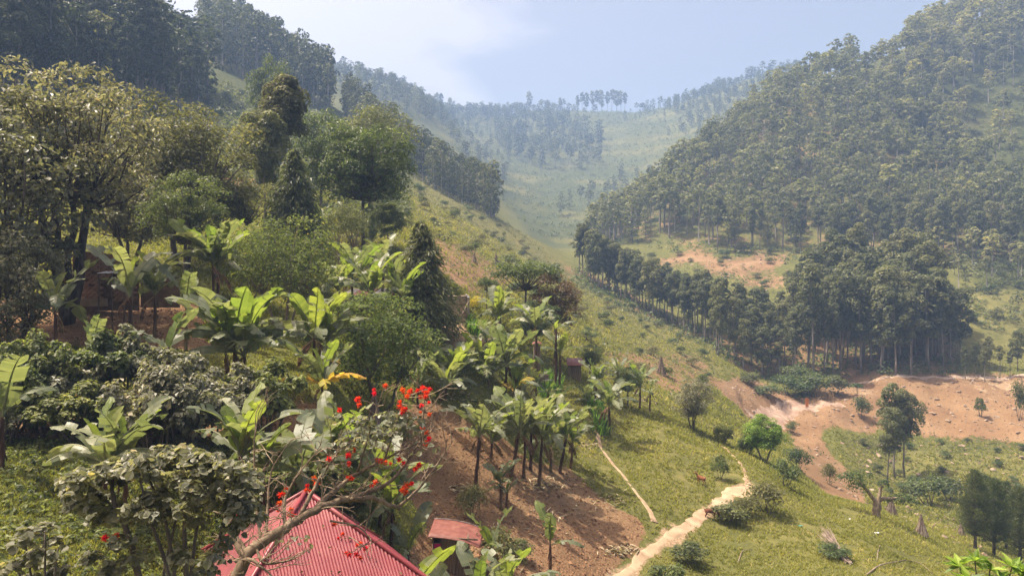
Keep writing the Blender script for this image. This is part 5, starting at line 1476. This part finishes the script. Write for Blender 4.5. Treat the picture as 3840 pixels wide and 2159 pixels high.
def latrine():
    Y = hit(575, 379.5, 60).y; k = Y / F
    g = P(575, Y); zt = pix(0, 364.5, Y).z - g.z
    o = thing('latrine', 'narrow plank latrine with a rusty red sloping roof at the meadow top', 'latrine', (g.x, Y, g.z))
    w = 12.5 * k; n = 6
    zt = max(zt, 1.5)
    for i in range(n):
        h = zt - RNG.uniform(0, .05)
        link('plank', MB().box((0, 0, h / 2 - .1), (w / n - .012, .03, h + .2)).mesh('plank', M['wood']), o, (-w / 2 + w / n * (i + .5), RNG.uniform(-.01, .01), 0), (0, RNG.normal(0, .012), 0))
    link('wall', MB().box((-w / 2 + .02, .5, zt / 2 - .05), (.03, .94, zt)).box((w / 2 - .02, .5, zt / 2 - .05), (.03, .94, zt)).box((0, .98, zt / 2 - .05), (w, .03, zt)).mesh('wall', M['wood']), o)
    V = []
    for j in range(2):
        for q_ in range(17):
            V.append((-w / 2 - .16 + (w + .34) * q_ / 16, -.34 + 1.75 * j, zt - .02 + .62 * j + .012 * math.sin(q_ * math.pi / 2)))
    rf = link('roof', MB().add(V, quads=[[q_, q_ + 1, 18 + q_, 17 + q_] for q_ in range(16)]).mesh('roof', M['brown_roof'], True), o)
    rf.modifiers.new('thick', 'SOLIDIFY').thickness = .012
    # post shelter and wood stack
    Y2 = 70.0; k2 = Y2 / F; g2 = P(537, Y2 + 1.5)
    zt2 = pix(0, 344, Y2 + 1.5).z - g2.z
    s = thing('post_shelter', 'little rusty roof on two thin posts behind the wood stack', 'shelter', g2)
    for x in (-.3, .26): link('post', MB().tube([(x, 0, -.2), (x + .02, 0, zt2)], .045, n=6).mesh('post', M['wood'], True), s)
    V = [(-.42 + .84 * q_ / 8, -.3 + .7 * j, zt2 + .16 - .5 * (q_ / 8 - .5) ** 2 + .12 * j) for j in range(2) for q_ in range(9)]
    link('roof', MB().add(V, quads=[[q_, q_ + 1, 10 + q_, 9 + q_] for q_ in range(8)]).mesh('roof', M['brown_roof'], True), s)
    link('back_board', MB().box((0, .1, zt2 * .6), (.5, .03, zt2 * .7)).mesh('back_board', M['wood']), s)
    g3 = P(538.5, Y2); zz = pix(0, 366, Y2).z
    ws = thing('wood_stack', 'stack of long weathered planks raised beside the latrine', 'wood stack', (g3.x, Y2, min(zz, g3.z + .8) if zz > g3.z else g3.z))
    base = ws.location.z - g3.z
    for r in range(6):
        for c in range(2):
            link('plank', MB().box((0, 0, 0), (1.7 + .1 * ((r + c) % 3), .3, .085)).mesh('plank', M['wood']), ws, (RNG.normal(0, .05), c * .33, .06 + r * .1), (RNG.normal(0, .01), RNG.normal(0, .01), RNG.normal(0, .02)))
    for x in (-.6, .6): link('leg', MB().tube([(x, .15, -base - .2), (x, .15, .02)], .06, n=6).mesh('leg', M['wood'], True), ws)
latrine()

# ---------------------------------------------------------------- tall grass and maize near the latrine
def blades(name, label, spots, hgt, n, mat, seed):
    rng = np.random.default_rng(seed); mb = MB()
    for p in spots:
        for i in range(n):
            a = rng.uniform(0, 6.28); h = hgt * rng.uniform(.6, 1.1); d = np.array([math.cos(a), math.sin(a), 0]); e = np.array([-d[1], d[0], 0])
            b = np.array(p) + rng.normal(size=3) * np.array([.12, .12, 0]); w = .03 * hgt
            m1 = b + d * h * .16 + [0, 0, h * .6]; m2 = b + d * h * .45 + [0, 0, h * (.9 if rng.random() < .5 else .7)]
            mb.add([b - e * w, b + e * w, m1 - e * w, m1 + e * w, m2], quads=[[0, 1, 3, 2]], tris=[[2, 3, 4]], tone=rng.random())
    return tag(link(name, mb.mesh(name, mat)), label, kind='stuff')
sp_ = [P(u, Y) for u, Y in zip(np.where(RNG.random(70) < .5, RNG.uniform(540, 562, 70), RNG.uniform(586, 606, 70)), RNG.uniform(68, 76, 70))] + [P(u, Y) for u, Y in zip(RNG.uniform(468, 482, 22), RNG.uniform(64, 67, 22))]
blades('elephant_grass', 'tall green maize and cane grass round the latrine', sp_, 1.3, 13, M['lime'], 61)

# ---------------------------------------------------------------- bundles of dry stalks
M['stalk'] = solidmat('dry_stalk', [(.25, (.12, .085, .065)), (.5, (.25, .19, .15)), (.8, (.40, .33, .27))], scale=3, bump=.2, tone=True)
def teepee(u, v, w, h, label, ymin=0, dark=False, Y=None):
    p = P(u, Y) if Y else hit(u, v, ymin); k = p.y / F
    R0, H = w * k / 2, h * k
    rng = np.random.default_rng(int(u * 7 + v)); mb = MB()
    for i in range(90):
        a = rng.uniform(0, 6.28); r = R0 * math.sqrt(rng.uniform(.2, 1))
        b = (math.cos(a) * r, math.sin(a) * r, -.05); t = (rng.normal(0, .07 * R0), rng.normal(0, .07 * R0), H * rng.uniform(.75, 1.05))
        mb.tube([b, t], [.022, .012], n=4, tone=rng.random(), cap=False)
    return tag(link('stalk_stack', mb.mesh('stalk_stack', M['stalk']), None, p), label, 'stalk stack')
teepee(921, 534, 16, 20, 'cone of dry stalks standing alone on the stony field edge', 40)
teepee(891, 514, 14, 19, 'cone of dry stalks half behind the gnarled tree', 40)
teepee(961, 534, 9, 12, 'small cone of dry stalks near the pines', 40)
teepee(374, 424, 17, 40, 'tall bundle of dark dry stalks leaning together above the tilled plot', Y=43.5)
teepee(661, 374, 12, 18, 'bundle of dry stalks on the bare bank past the meadow', 80)
teepee(474, 262, 8, 9, 'small stalk bundle high on the dry slope', 60)
teepee(496, 264, 8, 10, 'small stalk bundle on the dry slope beside brown soil', 60)
def lying_bundle():
    a, b = hit(847, 562, 30), hit(826, 545, 30)
    rng = np.random.default_rng(66); mb = MB()
    hd = np.array(pix(822, 527, b.y)) - np.array(a)
    for i in range(60):
        o0 = rng.normal(size=3) * np.array([.16, .16, .05]); o1 = rng.normal(size=3) * np.array([.30, .2, .12])
        s = rng.uniform(-.12, .1)
        p0 = hd * s + o0 * .8 + [0, 0, .1]; p1 = hd * (1 - rng.uniform(0, .25)) + o1
        mb.tube([p0, (p0 + p1) / 2 + rng.normal(size=3) * .03, p1], [.026, .022, .014], n=4, tone=rng.random() * .5 + .4, cap=False)
    for x in (-.1, .1): mb.tube([hd * .55 + [x, .2, 0], hd * .55 + [x * 6, .5, -1.3]], [.03, .03], n=5)
    tag(link('stalk_bundle', mb.mesh('stalk_bundle', M['stalk']), None, a), 'thick bundle of pale dry sticks propped up in the grassy field', 'stick bundle')
lying_bundle()
shrub(832, 556, 40, 14, 1, 'low creeping weed under the propped stick bundle')
for (pts, r, lab) in [([(880,545),(878,552),(877,560)], .03, 'crooked dead twig standing in the grassy field'), ([(866,575),(880,566),(905,560)], .05, 'curved dead branch lying in the grassy field'), ([(905,560),(920,564),(935,575)], .035, 'thin dead branch beside the curved one in the field'),
                      ([(738,563),(742,552),(752,549)], .035, 'bent bare stick in the grass under the bank'), ([(640,398),(660,404),(672,406)], .04, 'fallen banana stem at the top edge of the meadow'), ([(1000,566),(985,560),(960,552)], .03, 'long pale cane lying below the pines')]:
    W3 = [hit(u, v, 25) for u, v in pts]
    q0 = W3[0]
    P3 = [np.array(w - q0) + [0, 0, .05 + (.12 if i == 1 else 0)] for i, w in enumerate(W3)]
    t = np.linspace(0, 2, 9); A3 = np.array(P3)
    C3 = np.stack([np.interp(t, [0, 1, 2], A3[:, j]) for j in range(3)], -1); C3[1:-1] = (C3[:-2] + 2 * C3[1:-1] + C3[2:]) / 4
    tag(link('fallen_branch', MB().tube(C3, np.linspace(r, r * .5, 9), n=5).mesh('fallen_branch', M['stalk'], True), None, q0), lab, 'branch')

# dead banana leaves and husks on the soil
def litter():
    rng = np.random.default_rng(71); mb = MB()
    spots = []
    for (u, v, ru_, rv, n) in [(545,485,22,9,150),(462,489,14,6,60),(610,500,25,8,60),(620,550,16,6,110),(560,515,40,14,70),(590,445,14,4,40),(500,540,60,30,60),(460,395,16,6,50),(440,340,26,8,130),(640,400,20,5,40)]:
        for i in range(n):
            spots.append(hit(u + rng.normal(0, ru_ * .5), v + rng.normal(0, rv * .5), 28))
    for p in spots:
        a = rng.uniform(0, 6.28); d = np.array([math.cos(a), math.sin(a), rng.normal(.1, .2)]); e = np.array([-d[1], d[0], rng.normal(0, .3)])
        l, w = rng.uniform(.12, .5), rng.uniform(.02, .07); b = np.array(p) + [0, 0, .05]
        mb.add([b - d * l, b - e * w + [0, 0, .05], b + d * l, b + e * w + [0, 0, .03]], quads=[[0, 1, 2, 3]], tone=rng.random())
    tag(link('leaf_litter', mb.mesh('leaf_litter', M['straw'])), 'dry banana leaf litter over the hoed soil', kind='stuff')
litter()

# ---------------------------------------------------------------- rocks, scraps and the orange board
rk = []
for i in range(5):
    rng = np.random.default_rng(80 + i); m = MB()
    import bmesh
    bm = bmesh.new(); bmesh.ops.create_icosphere(bm, subdivisions=2, radius=1.0)
    V = np.array([v.co[:] for v in bm.verts]); Fc = [[v.index for v in f.verts] for f in bm.faces]; bm.free()
    cut = unit(rng.normal(size=(7, 3))); dd = rng.uniform(.45, .85, 7)
    for c, d in zip(cut, dd):
        s = V @ c; V = V - np.maximum(s - d, 0)[:, None] * c
    V *= np.array([1.2, .85, .6])
    rk.append(m.add(V, tris=Fc).mesh('rock', M['stone']))
big = hit(922, 411, 120)
tag(link('boulder', rk[0], None, big + Vector((0, 0, .2)), (.5, .2, .9), 1.5), 'largest pale boulder lying on the bare cut slope', 'rock')
rng = np.random.default_rng(90)
def rocks(poly, y0, y1, sp_, n, smin, smax, lab, grp, seed):
    for p in scatter(poly, y0, y1, sp_, seed, 4000)[:n]:
        tag(link('rock', rk[int(rng.integers(5))], None, (p[0], p[1], p[2] + .08), (rng.normal(0, .2), rng.normal(0, .2), rng.uniform(0, 6.28)), rng.uniform(smin, smax)), lab, 'rock', grp)
rocks([(840,384),(1024,380),(1024,438),(900,430),(850,425)], 125, 176, 3.5, 44, .25, .6, 'pale stone scattered on the bare cut slope', 'stones on the cut slope', 91)
rocks([(860,445),(1024,445),(1024,520),(930,505),(870,490)], 90, 146, 4, 44, .25, .65, 'weathered stone on the weedy valley floor', 'stones on the valley floor', 92)
rocks([(800,430),(815,432),(850,480),(858,498),(835,492)], 80, 140, 2, 16, .18, .4, 'stone along the crest of the spoil slope', 'stones on the spoil slope', 93)
rocks([(660,256),(790,256),(790,290),(700,300)], 200, 320, 6, 26, .35, .8, 'stone on the dug terraces under the plantation', 'stones on the dug terraces', 94)
rocks([(870,505),(960,520),(990,556),(930,535)], 55, 110, 2.5, 16, .12, .3, 'small stone on the low edge of the grassy field', 'stones on the field edge', 95)
def scrap(u, v, s, mat, label, ymin=30):
    p = hit(u, v, ymin); rng = np.random.default_rng(int(u)); m = MB()
    n = 5; g = np.array([[(i / (n - 1) - .5), (j / (n - 1) - .5) * .6, .18 * rng.random()] for j in range(n) for i in range(n)]) * s
    m.add(g, quads=[[j * n + i, j * n + i + 1, (j + 1) * n + i + 1, (j + 1) * n + i] for j in range(n - 1) for i in range(n - 1)])
    tag(link('plastic_scrap', m.mesh('plastic_scrap', M[mat], True), None, p + Vector((0, 0, .06)), (0, 0, .4)), label, 'litter')
scrap(877, 533, .40, 'white', 'white plastic scrap lying in the grassy field')
scrap(850, 519, .22, 'white', 'smaller white scrap higher up the grassy field')
scrap(800, 526, .35, 'teal', 'teal plastic scrap beside the dry bank bush')
scrap(476, 401, .3, 'teal', 'teal plastic scrap under the bananas at the tilled plot')
scrap(709, 442, .3, 'white', 'white plastic scrap at the foot of the crest trees')
p = hit(807, 407, 130); k = p.y / F
ob = thing('board', 'orange rust-coloured board standing upright by the dirt road bend', 'board', p)
link('panel', MB().box((0, 0, .95), (.62, .05, 1.9)).mesh('panel', M['orange']), ob)
link('post', MB().tube([(.1, .06, -.3), (.1, .06, 1.7)], .05, n=6).mesh('post', M['wood']), ob)
# hut on the far ridge
p = P(419, 860)
fh = thing('ridge_house', 'tiny dark-roofed house on the hazy far ridge', 'house', p)
link('wall', MB().box((0, 0, 1.5), (9, 6, 3.2)).mesh('wall', M['mud']), fh)
link('roof', MB().add([(-5, -3.5, 3.1), (5, -3.5, 3.1), (5, 3.5, 3.1), (-5, 3.5, 3.1), (-5, 0, 5.2), (5, 0, 5.2)], quads=[[0, 1, 5, 4], [2, 3, 4, 5]], tris=[[0, 4, 3], [1, 2, 5]]).mesh('roof', M['brown_roof']), fh)

# ---------------------------------------------------------------- goats
def goat(name, label, loc, rz, mat, pose, s=1.0):
    o = thing(name, label, 'goat', loc, rz, s)
    V, E, Rr = [], [], []
    def chain(pts, rads, start=None):
        prev = start
        for p_, r_ in zip(pts, rads):
            V.append(p_); Rr.append(r_); i = len(V) - 1
            if prev is not None: E.append((prev, i))
            prev = i
        return prev
    hip = chain([(-.34, 0, .60)], [(.13, .15)])
    mid = chain([(-.05, 0, .56)], [(.15, .18)], hip)
    chest = chain([(.26, 0, .60)], [(.12, .15)], mid)
    if pose == 'graze':
        head = [(.40, 0, .60), (.52, 0, .42), (.58, 0, .24), (.66, 0, .10)]; hr = [(.08, .10), (.07, .08), (.065, .075), (.035, .04)]
    elif pose == 'up':
        head = [(.38, 0, .72), (.44, 0, .88), (.54, 0, .96), (.68, 0, .90)]; hr = [(.08, .10), (.06, .07), (.065, .08), (.035, .04)]
    else:
        head = [(.36, .04, .70), (.40, .10, .86), (.42, .20, .94), (.42, .33, .88)]; hr = [(.08, .10), (.06, .07), (.065, .08), (.035, .04)]
    hd = chain(head, hr, chest)
    for sgn in (-1, 1):
        chain([(-.36, .09 * sgn, .48), (-.27, .10 * sgn, .36), (-.40, .10 * sgn, .22), (-.36, .10 * sgn, .03)], [(.075, .075), (.045, .045), (.03, .03), (.026, .026)], hip)
        chain([(.26, .09 * sgn, .44), (.27, .09 * sgn, .24), (.25 + .03 * sgn, .09 * sgn, .03)], [(.06, .06), (.034, .034), (.026, .026)], chest)
    chain([(-.46, 0, .68), (-.53, 0, .72)], [(.03, .03), (.015, .015)], hip)
    me_ = bpy.data.meshes.new('body'); me_.from_pydata(V, E, [])
    me_.materials.append(M[mat])
    b = link('body', me_, o)
    b.modifiers.new('skin', 'SKIN')
    for i, r_ in enumerate(Rr): me_.skin_vertices[0].data[i].radius = r_
    me_.skin_vertices[0].data[0].use_root = True
    b.modifiers.new('sub', 'SUBSURF').levels = 1
    b.modifiers['sub'].render_levels = 1
    b.modifiers['skin'].use_smooth_shade = True
    h1, h2 = np.array(head[2]), np.array(head[3]); f_ = unit(h2 - h1); sd_ = unit(np.cross(f_, [0, 0, 1])); upn = np.cross(sd_, f_)
    for sgn in (-1, 1):
        c = h1 + sd_ * .05 * sgn + upn * .04
        link('ear', MB().add([c, c + sd_ * .08 * sgn + f_ * .03, c + sd_ * .15 * sgn - upn * .04, c + sd_ * .08 * sgn - f_ * .03 - upn * .03], quads=[[0, 1, 2, 3]]).mesh('ear', M[mat]), o)
        link('horn', MB().tube([c + upn * .02 - sd_ * .02 * sgn, c + upn * .09 - f_ * .04, c + upn * .12 - f_ * .10], [.016, .012, .004], n=5).mesh('horn', M['horn']), o)
    return o
p = hit(711, 518, 40); goat('goat', 'brown goat grazing at the edge of the wide footpath', p, R_(-12), 'goat_brown', 'graze', 1.02)
p = hit(603, 430, 55); goat('goat', 'black goat standing with raised head on the narrow footpath', p, R_(25), 'goat_black', 'up', 1.0)
p = hit(701, 484, 45); goat('goat', 'tan and white goat climbing the grassy bank', p, R_(125), 'goat_tan', 'side', 1.0)

# ---------------------------------------------------------------- coral trees close to the camera
def limb(mb, pts, r0, r1, n=8, seed=0):
    """a limb through pixel points (u, v, depth)"""
    rng = np.random.default_rng(seed)
    W3 = np.array([pix(*p_)[:] for p_ in pts]); t = np.linspace(0, len(W3) - 1, 5 * (len(W3) - 1) + 1)
    C3 = np.stack([np.interp(t, range(len(W3)), W3[:, j]) for j in range(3)], -1)
    for _ in range(3): C3[1:-1] = (C3[:-2] + 2 * C3[1:-1] + C3[2:]) / 4
    C3[1:-1] += rng.normal(size=(len(C3) - 2, 3)) * r0 * .12
    return C3, np.linspace(r0, r1, len(C3))
def flower_mesh(seed):
    rng = np.random.default_rng(seed); mb = MB()
    n = 46
    d = unit(rng.normal(size=(n, 3)) + np.array([0, 0, .35]))
    L_ = rng.uniform(.05, .10, n)
    nrm = unit(np.cross(d, rng.normal(size=(n, 3))))
    leaves(mb, d * (L_ * .55)[:, None], d, nrm, .10, .26, rng, rng.random(n))
    return mb.mesh('flower_cluster', M['flower'])
FLW = [flower_mesh(500 + i) for i in range(3)]
def flowering_tree():
    base = pix(232, 640, 19.0)
    o = thing('coral_tree', 'flowering coral tree with red flower heads and crooked bare limbs over the red roof', 'tree', base)
    bo = np.array(base[:])
    LM = [([(228,640,19),(236,580,19),(246,552,19.2),(285,528,19.6),(316,508,20),(345,499,20.3),(372,497,20.6),(400,508,21)], .19, .05),
          ([(246,555,19.2),(236,540,19.4),(228,520,19.6),(236,500,20)], .14, .03),
          ([(316,508,20),(341,484,20.5),(357,473,20.8),(385,458,21),(423,441,21.3)], .085, .015),
          ([(345,499,20.3),(372,490,20.8),(392,481,21),(405,465,21.2),(421,440,21.4),(437,424,21.5)], .075, .012),
          ([(398,507,21),(418,489,21.3),(438,463,21.5),(455,437,21.7)], .05, .010),
          ([(300,516,19.8),(318,480,20.2),(335,455,20.5),(350,440,20.7)], .06, .012),
          ([(285,528,19.6),(283,500,20),(300,470,20.3),(322,446,20.5)], .055, .010),
          ([(265,542,19.4),(268,505,20),(270,470,20.4),(290,440,20.6)], .05, .008),
          ([(262,545,19.4),(255,500,20),(254,450,20.4),(256,412,20.6)], .04, .010),
          ([(254,540,19.3),(262,565,19),(290,560,19),(310,548,19.2)], .045, .010),
          ([(330,520,20),(360,525,20.2),(372,540,20.3),(362,545,20.3)], .03, .008),
          ([(236,560,19.2),(252,558,18.9),(262,566,18.8),(272,575,18.8)], .06, .02),
          ([(385,458,21),(395,425,21.2),(405,398,21.3)], .035, .010), ([(357,473,20.8),(370,430,21),(383,390,21.2)], .035, .009), ([(421,440,21.4),(424,410,21.5),(425,392,21.6)], .022, .008)]
    mb = MB(); allp = []
    for i, (pts, r0, r1) in enumerate(LM):
        C3, rr = limb(mb, pts, r0, r1, seed=i); mb.tube(C3 - bo, rr, n=8); allp.append(C3)
    allp = np.vstack(allp)
    FL = [(383,387),(402,390),(408,393),(405,398),(422,389),(428,391),(425,394),(398,408),(403,411),(420,407),(357,406),(427,418),(346,457),(353,450),(348,463),(380,461),(383,466),(316,475),(320,480),(310,486),(283,492),(285,498),(350,479),(354,474),(402,491),(406,487),(415,469),(418,466),(427,441),(424,446),(421,429),(426,433),(358,543),(351,551),(362,540),(355,556),(366,547),(336,521),(298,502),(296,508),(345,530),(338,410),(355,401),(404,494),(400,412),(424,398),(372,395),(330,457),(290,485),(245,507),(280,575),(262,570),(377,480),(398,460)]
    rng = np.random.default_rng(88)
    tw = MB()
    for i, (u, v) in enumerate(FL):
        q_ = np.array(pix(u, v, 20.6 + rng.normal(0, .3))[:]); 
        d = np.linalg.norm(allp - q_, axis=1) + np.where(allp[:, 2] > q_[2], .8, 0); b = allp[np.argmin(d)]
        q_[1] = .5 * q_[1] + .5 * b[1]
        tw.tube(curve(b, q_, rng, 6, .12) - bo, np.linspace(.016, .006, 6), n=5)
        s = rng.uniform(.8, 1.25)
        link('flower_cluster', FLW[i % 3], o, q_ - bo, (rng.normal(0, .4), rng.normal(0, .4), rng.uniform(0, 6)), s)
        if rng.random() < .6:
            link('flower_cluster', FLW[(i + 1) % 3], o, q_ - bo + rng.normal(size=3) * .09, (rng.normal(0, .4), 0, rng.uniform(0, 6)), s * .75)
    for i in range(150):          # bare twigs
        b = allp[int(rng.integers(len(allp)))]
        d = unit(rng.normal(size=3) * np.array([1, .7, .6]) + np.array([.25, 0, .75])); L_ = rng.uniform(.35, 1.3)
        c = curve(b, b + d * L_, rng, 6, .25); tw.tube(c - bo, np.linspace(.016, .005, 6), n=4, cap=False)
        for k in range(2):
            e = c[3] + unit(d + rng.normal(size=3) * .6) * L_ * .4; tw.tube(curve(c[3], e, rng, 4, .2) - bo, np.linspace(.009, .004, 4), n=4, cap=False)
    link('trunk', mb.mesh('trunk', M['bark_pale'], True), o)
    link('twigs', tw.mesh('twigs', M['bark_pale'], True), o)
    cr = MB()
    cen = [np.array(pix(u, v, 20.9 + rng.normal(0, .4))[:]) - bo for u, v in [(352,436),(362,424),(372,432),(385,420),(394,428),(404,418),(414,424),(380,438),(398,436),(410,432),(345,446),(366,442),(338,420),(330,470),(255,460),(248,480),(250,520),(238,512),(270,540),(300,545),(242,470),(425,450),(260,500)]]
    clump_leaves(cr, cen[:13], [(.38, .38, .22)] * 13, 40, .15, .8, rng, broad=True)
    clump_leaves(cr, cen[13:], [(.40, .4, .3)] * 10, 15, .15, .8, rng, broad=True)
    link('crown', cr.mesh('crown', M['coral']), o)
flowering_tree()
def near_coral():
    base = pix(165, 660, 15.2); bo = np.array(base[:])
    o = thing('coral_tree', 'coral tree with big rounded grey-green leaves on several bare stems beside the red roof', 'tree', base)
    mb, cr = MB(), MB(); rng = np.random.default_rng(89)
    LM = [([(160,660,15),(140,580,15),(128,530,15),(113,500,15),(112,470,15.2)], .085, .03), ([(168,660,15.2),(176,580,15.2),(166,520,15.3),(150,480,15.4)], .06, .02), ([(175,660,15.2),(187,575,15.2),(184,520,15.2),(186,480,15.2)], .07, .02),
          ([(176,660,15.2),(190,585,15.2),(196,530,15.4),(210,485,15.5)], .05, .02), ([(172,660,15),(170,570,14.8),(150,520,14.8),(140,480,14.6)], .05, .02), ([(178,660,15),(205,590,15),(222,530,15),(230,490,15.2)], .05, .015), ([(165,660,15.4),(160,590,15.6),(175,520,15.8),(195,470,16)], .05, .015)]
    for i, (pts, r0, r1) in enumerate(LM):
        C3, rr = limb(mb, pts, r0, r1, seed=20 + i); mb.tube(C3 - bo, rr, n=8)
    link('trunk', mb.mesh('trunk', M['bark'], True), o)
    cen, rad = [], []
    for i in range(120):
        t = rng.random(); u = 70 + 185 * rng.random(); Yy = 15.2 + rng.normal(0, .8)
        dome = 440 + ((u - 165) / 92) ** 2 * 30
        v = dome + 12 + 72 * rng.random() ** 1.5
        if v > 525: continue
        cen.append(np.array(pix(u, v, Yy)[:]) - bo); s = rng.uniform(.2, .34); rad.append((s, s, s * .6))
    for u, v in [(120,545),(135,560),(110,570),(90,560),(225,545),(215,560),(235,530),(105,590),(205,575),(180,560)]:
        cen.append(np.array(pix(u, v, 15.0 + rng.normal(0, .4))[:]) - bo); rad.append((.28, .28, .2))
    clump_leaves(cr, cen, rad, 54, .155, .82, rng, up=.9, droop=.3, shell=.2, spread=.5, broad=True)
    link('crown', cr.mesh('crown', M['coral']), o)
    for u, v in [(105, 537), (117, 535)]:
        link('flower_cluster', FLW[0], o, np.array(pix(u, v, 14.6)[:]) - bo, (0, 0, 1), .9)
    base = pix(45, 660, 14.0); bo = np.array(base[:])
    o2 = thing('coral_tree', 'small coral shrub with rounded leaves on the leafy shady bank', 'tree', base)
    mb, cr = MB(), MB()
    for i, (du, dv) in enumerate([(25, 540), (45, 530), (58, 548), (15, 560)]):
        C3, rr = limb(mb, [(45, 660, 14), ((45 + du) / 2, 600, 14), (du, dv, 14)], .04, .012, seed=40 + i); mb.tube(C3 - bo, rr, n=6)
    cen = [np.array(pix(u, v, 14 + rng.normal(0, .3))[:]) - bo for u, v in [(20,545),(30,535),(45,530),(55,545),(40,555),(25,565),(10,570),(50,565),(60,575),(30,580),(15,590)]]
    clump_leaves(cr, cen, [(.26, .26, .18)] * len(cen), 32, .16, .85, rng, up=1.0, shell=.2, broad=True)
    link('trunk', mb.mesh('trunk', M['bark'], True), o2); link('crown', cr.mesh('crown', M['coral']), o2)
near_coral()
# bright broad-leaved tree top beside the field, close to the camera
def loquat():
    base = pix(985, 680, 17); bo = np.array(base[:]); rng = np.random.default_rng(95)
    o = thing('loquat_tree', 'tree top with long ribbed bright green leaves and brown shoots below the field', 'tree', base)
    mb, cr = MB(), MB()
    tips = [(960,566,17),(975,560,17),(990,568,17),(1012,566,17),(1024,572,16.8),(1030,580,17),(1000,578,17),(968,580,16.6)]
    for i, t_ in enumerate(tips):
        C3, rr = limb(mb, [(985, 680, 17), ((985 + t_[0]) / 2, 620, 17), t_], .05, .012, seed=60 + i); mb.tube(C3 - bo, rr, n=6)
        c = np.array(pix(*t_)[:]) - bo; n = 16
        a = rng.uniform(0, 6.28, n); el = rng.uniform(-.5, 1.0, n)
        ax = np.stack([np.cos(a) * np.cos(el), np.sin(a) * np.cos(el), np.sin(el)], -1)
        leaves(cr, c + ax * .17, ax, unit(np.array([0, 0, 1.]) - ax * ax[:, 2:3] + rng.normal(size=(n, 3)) * .2), .36, .38, rng, np.clip(rng.normal(.6, .25, n), 0, 1), fold=.10)
    link('trunk', mb.mesh('trunk', M['bark'], True), o); link('crown', cr.mesh('crown', M['lime']), o)
loquat()
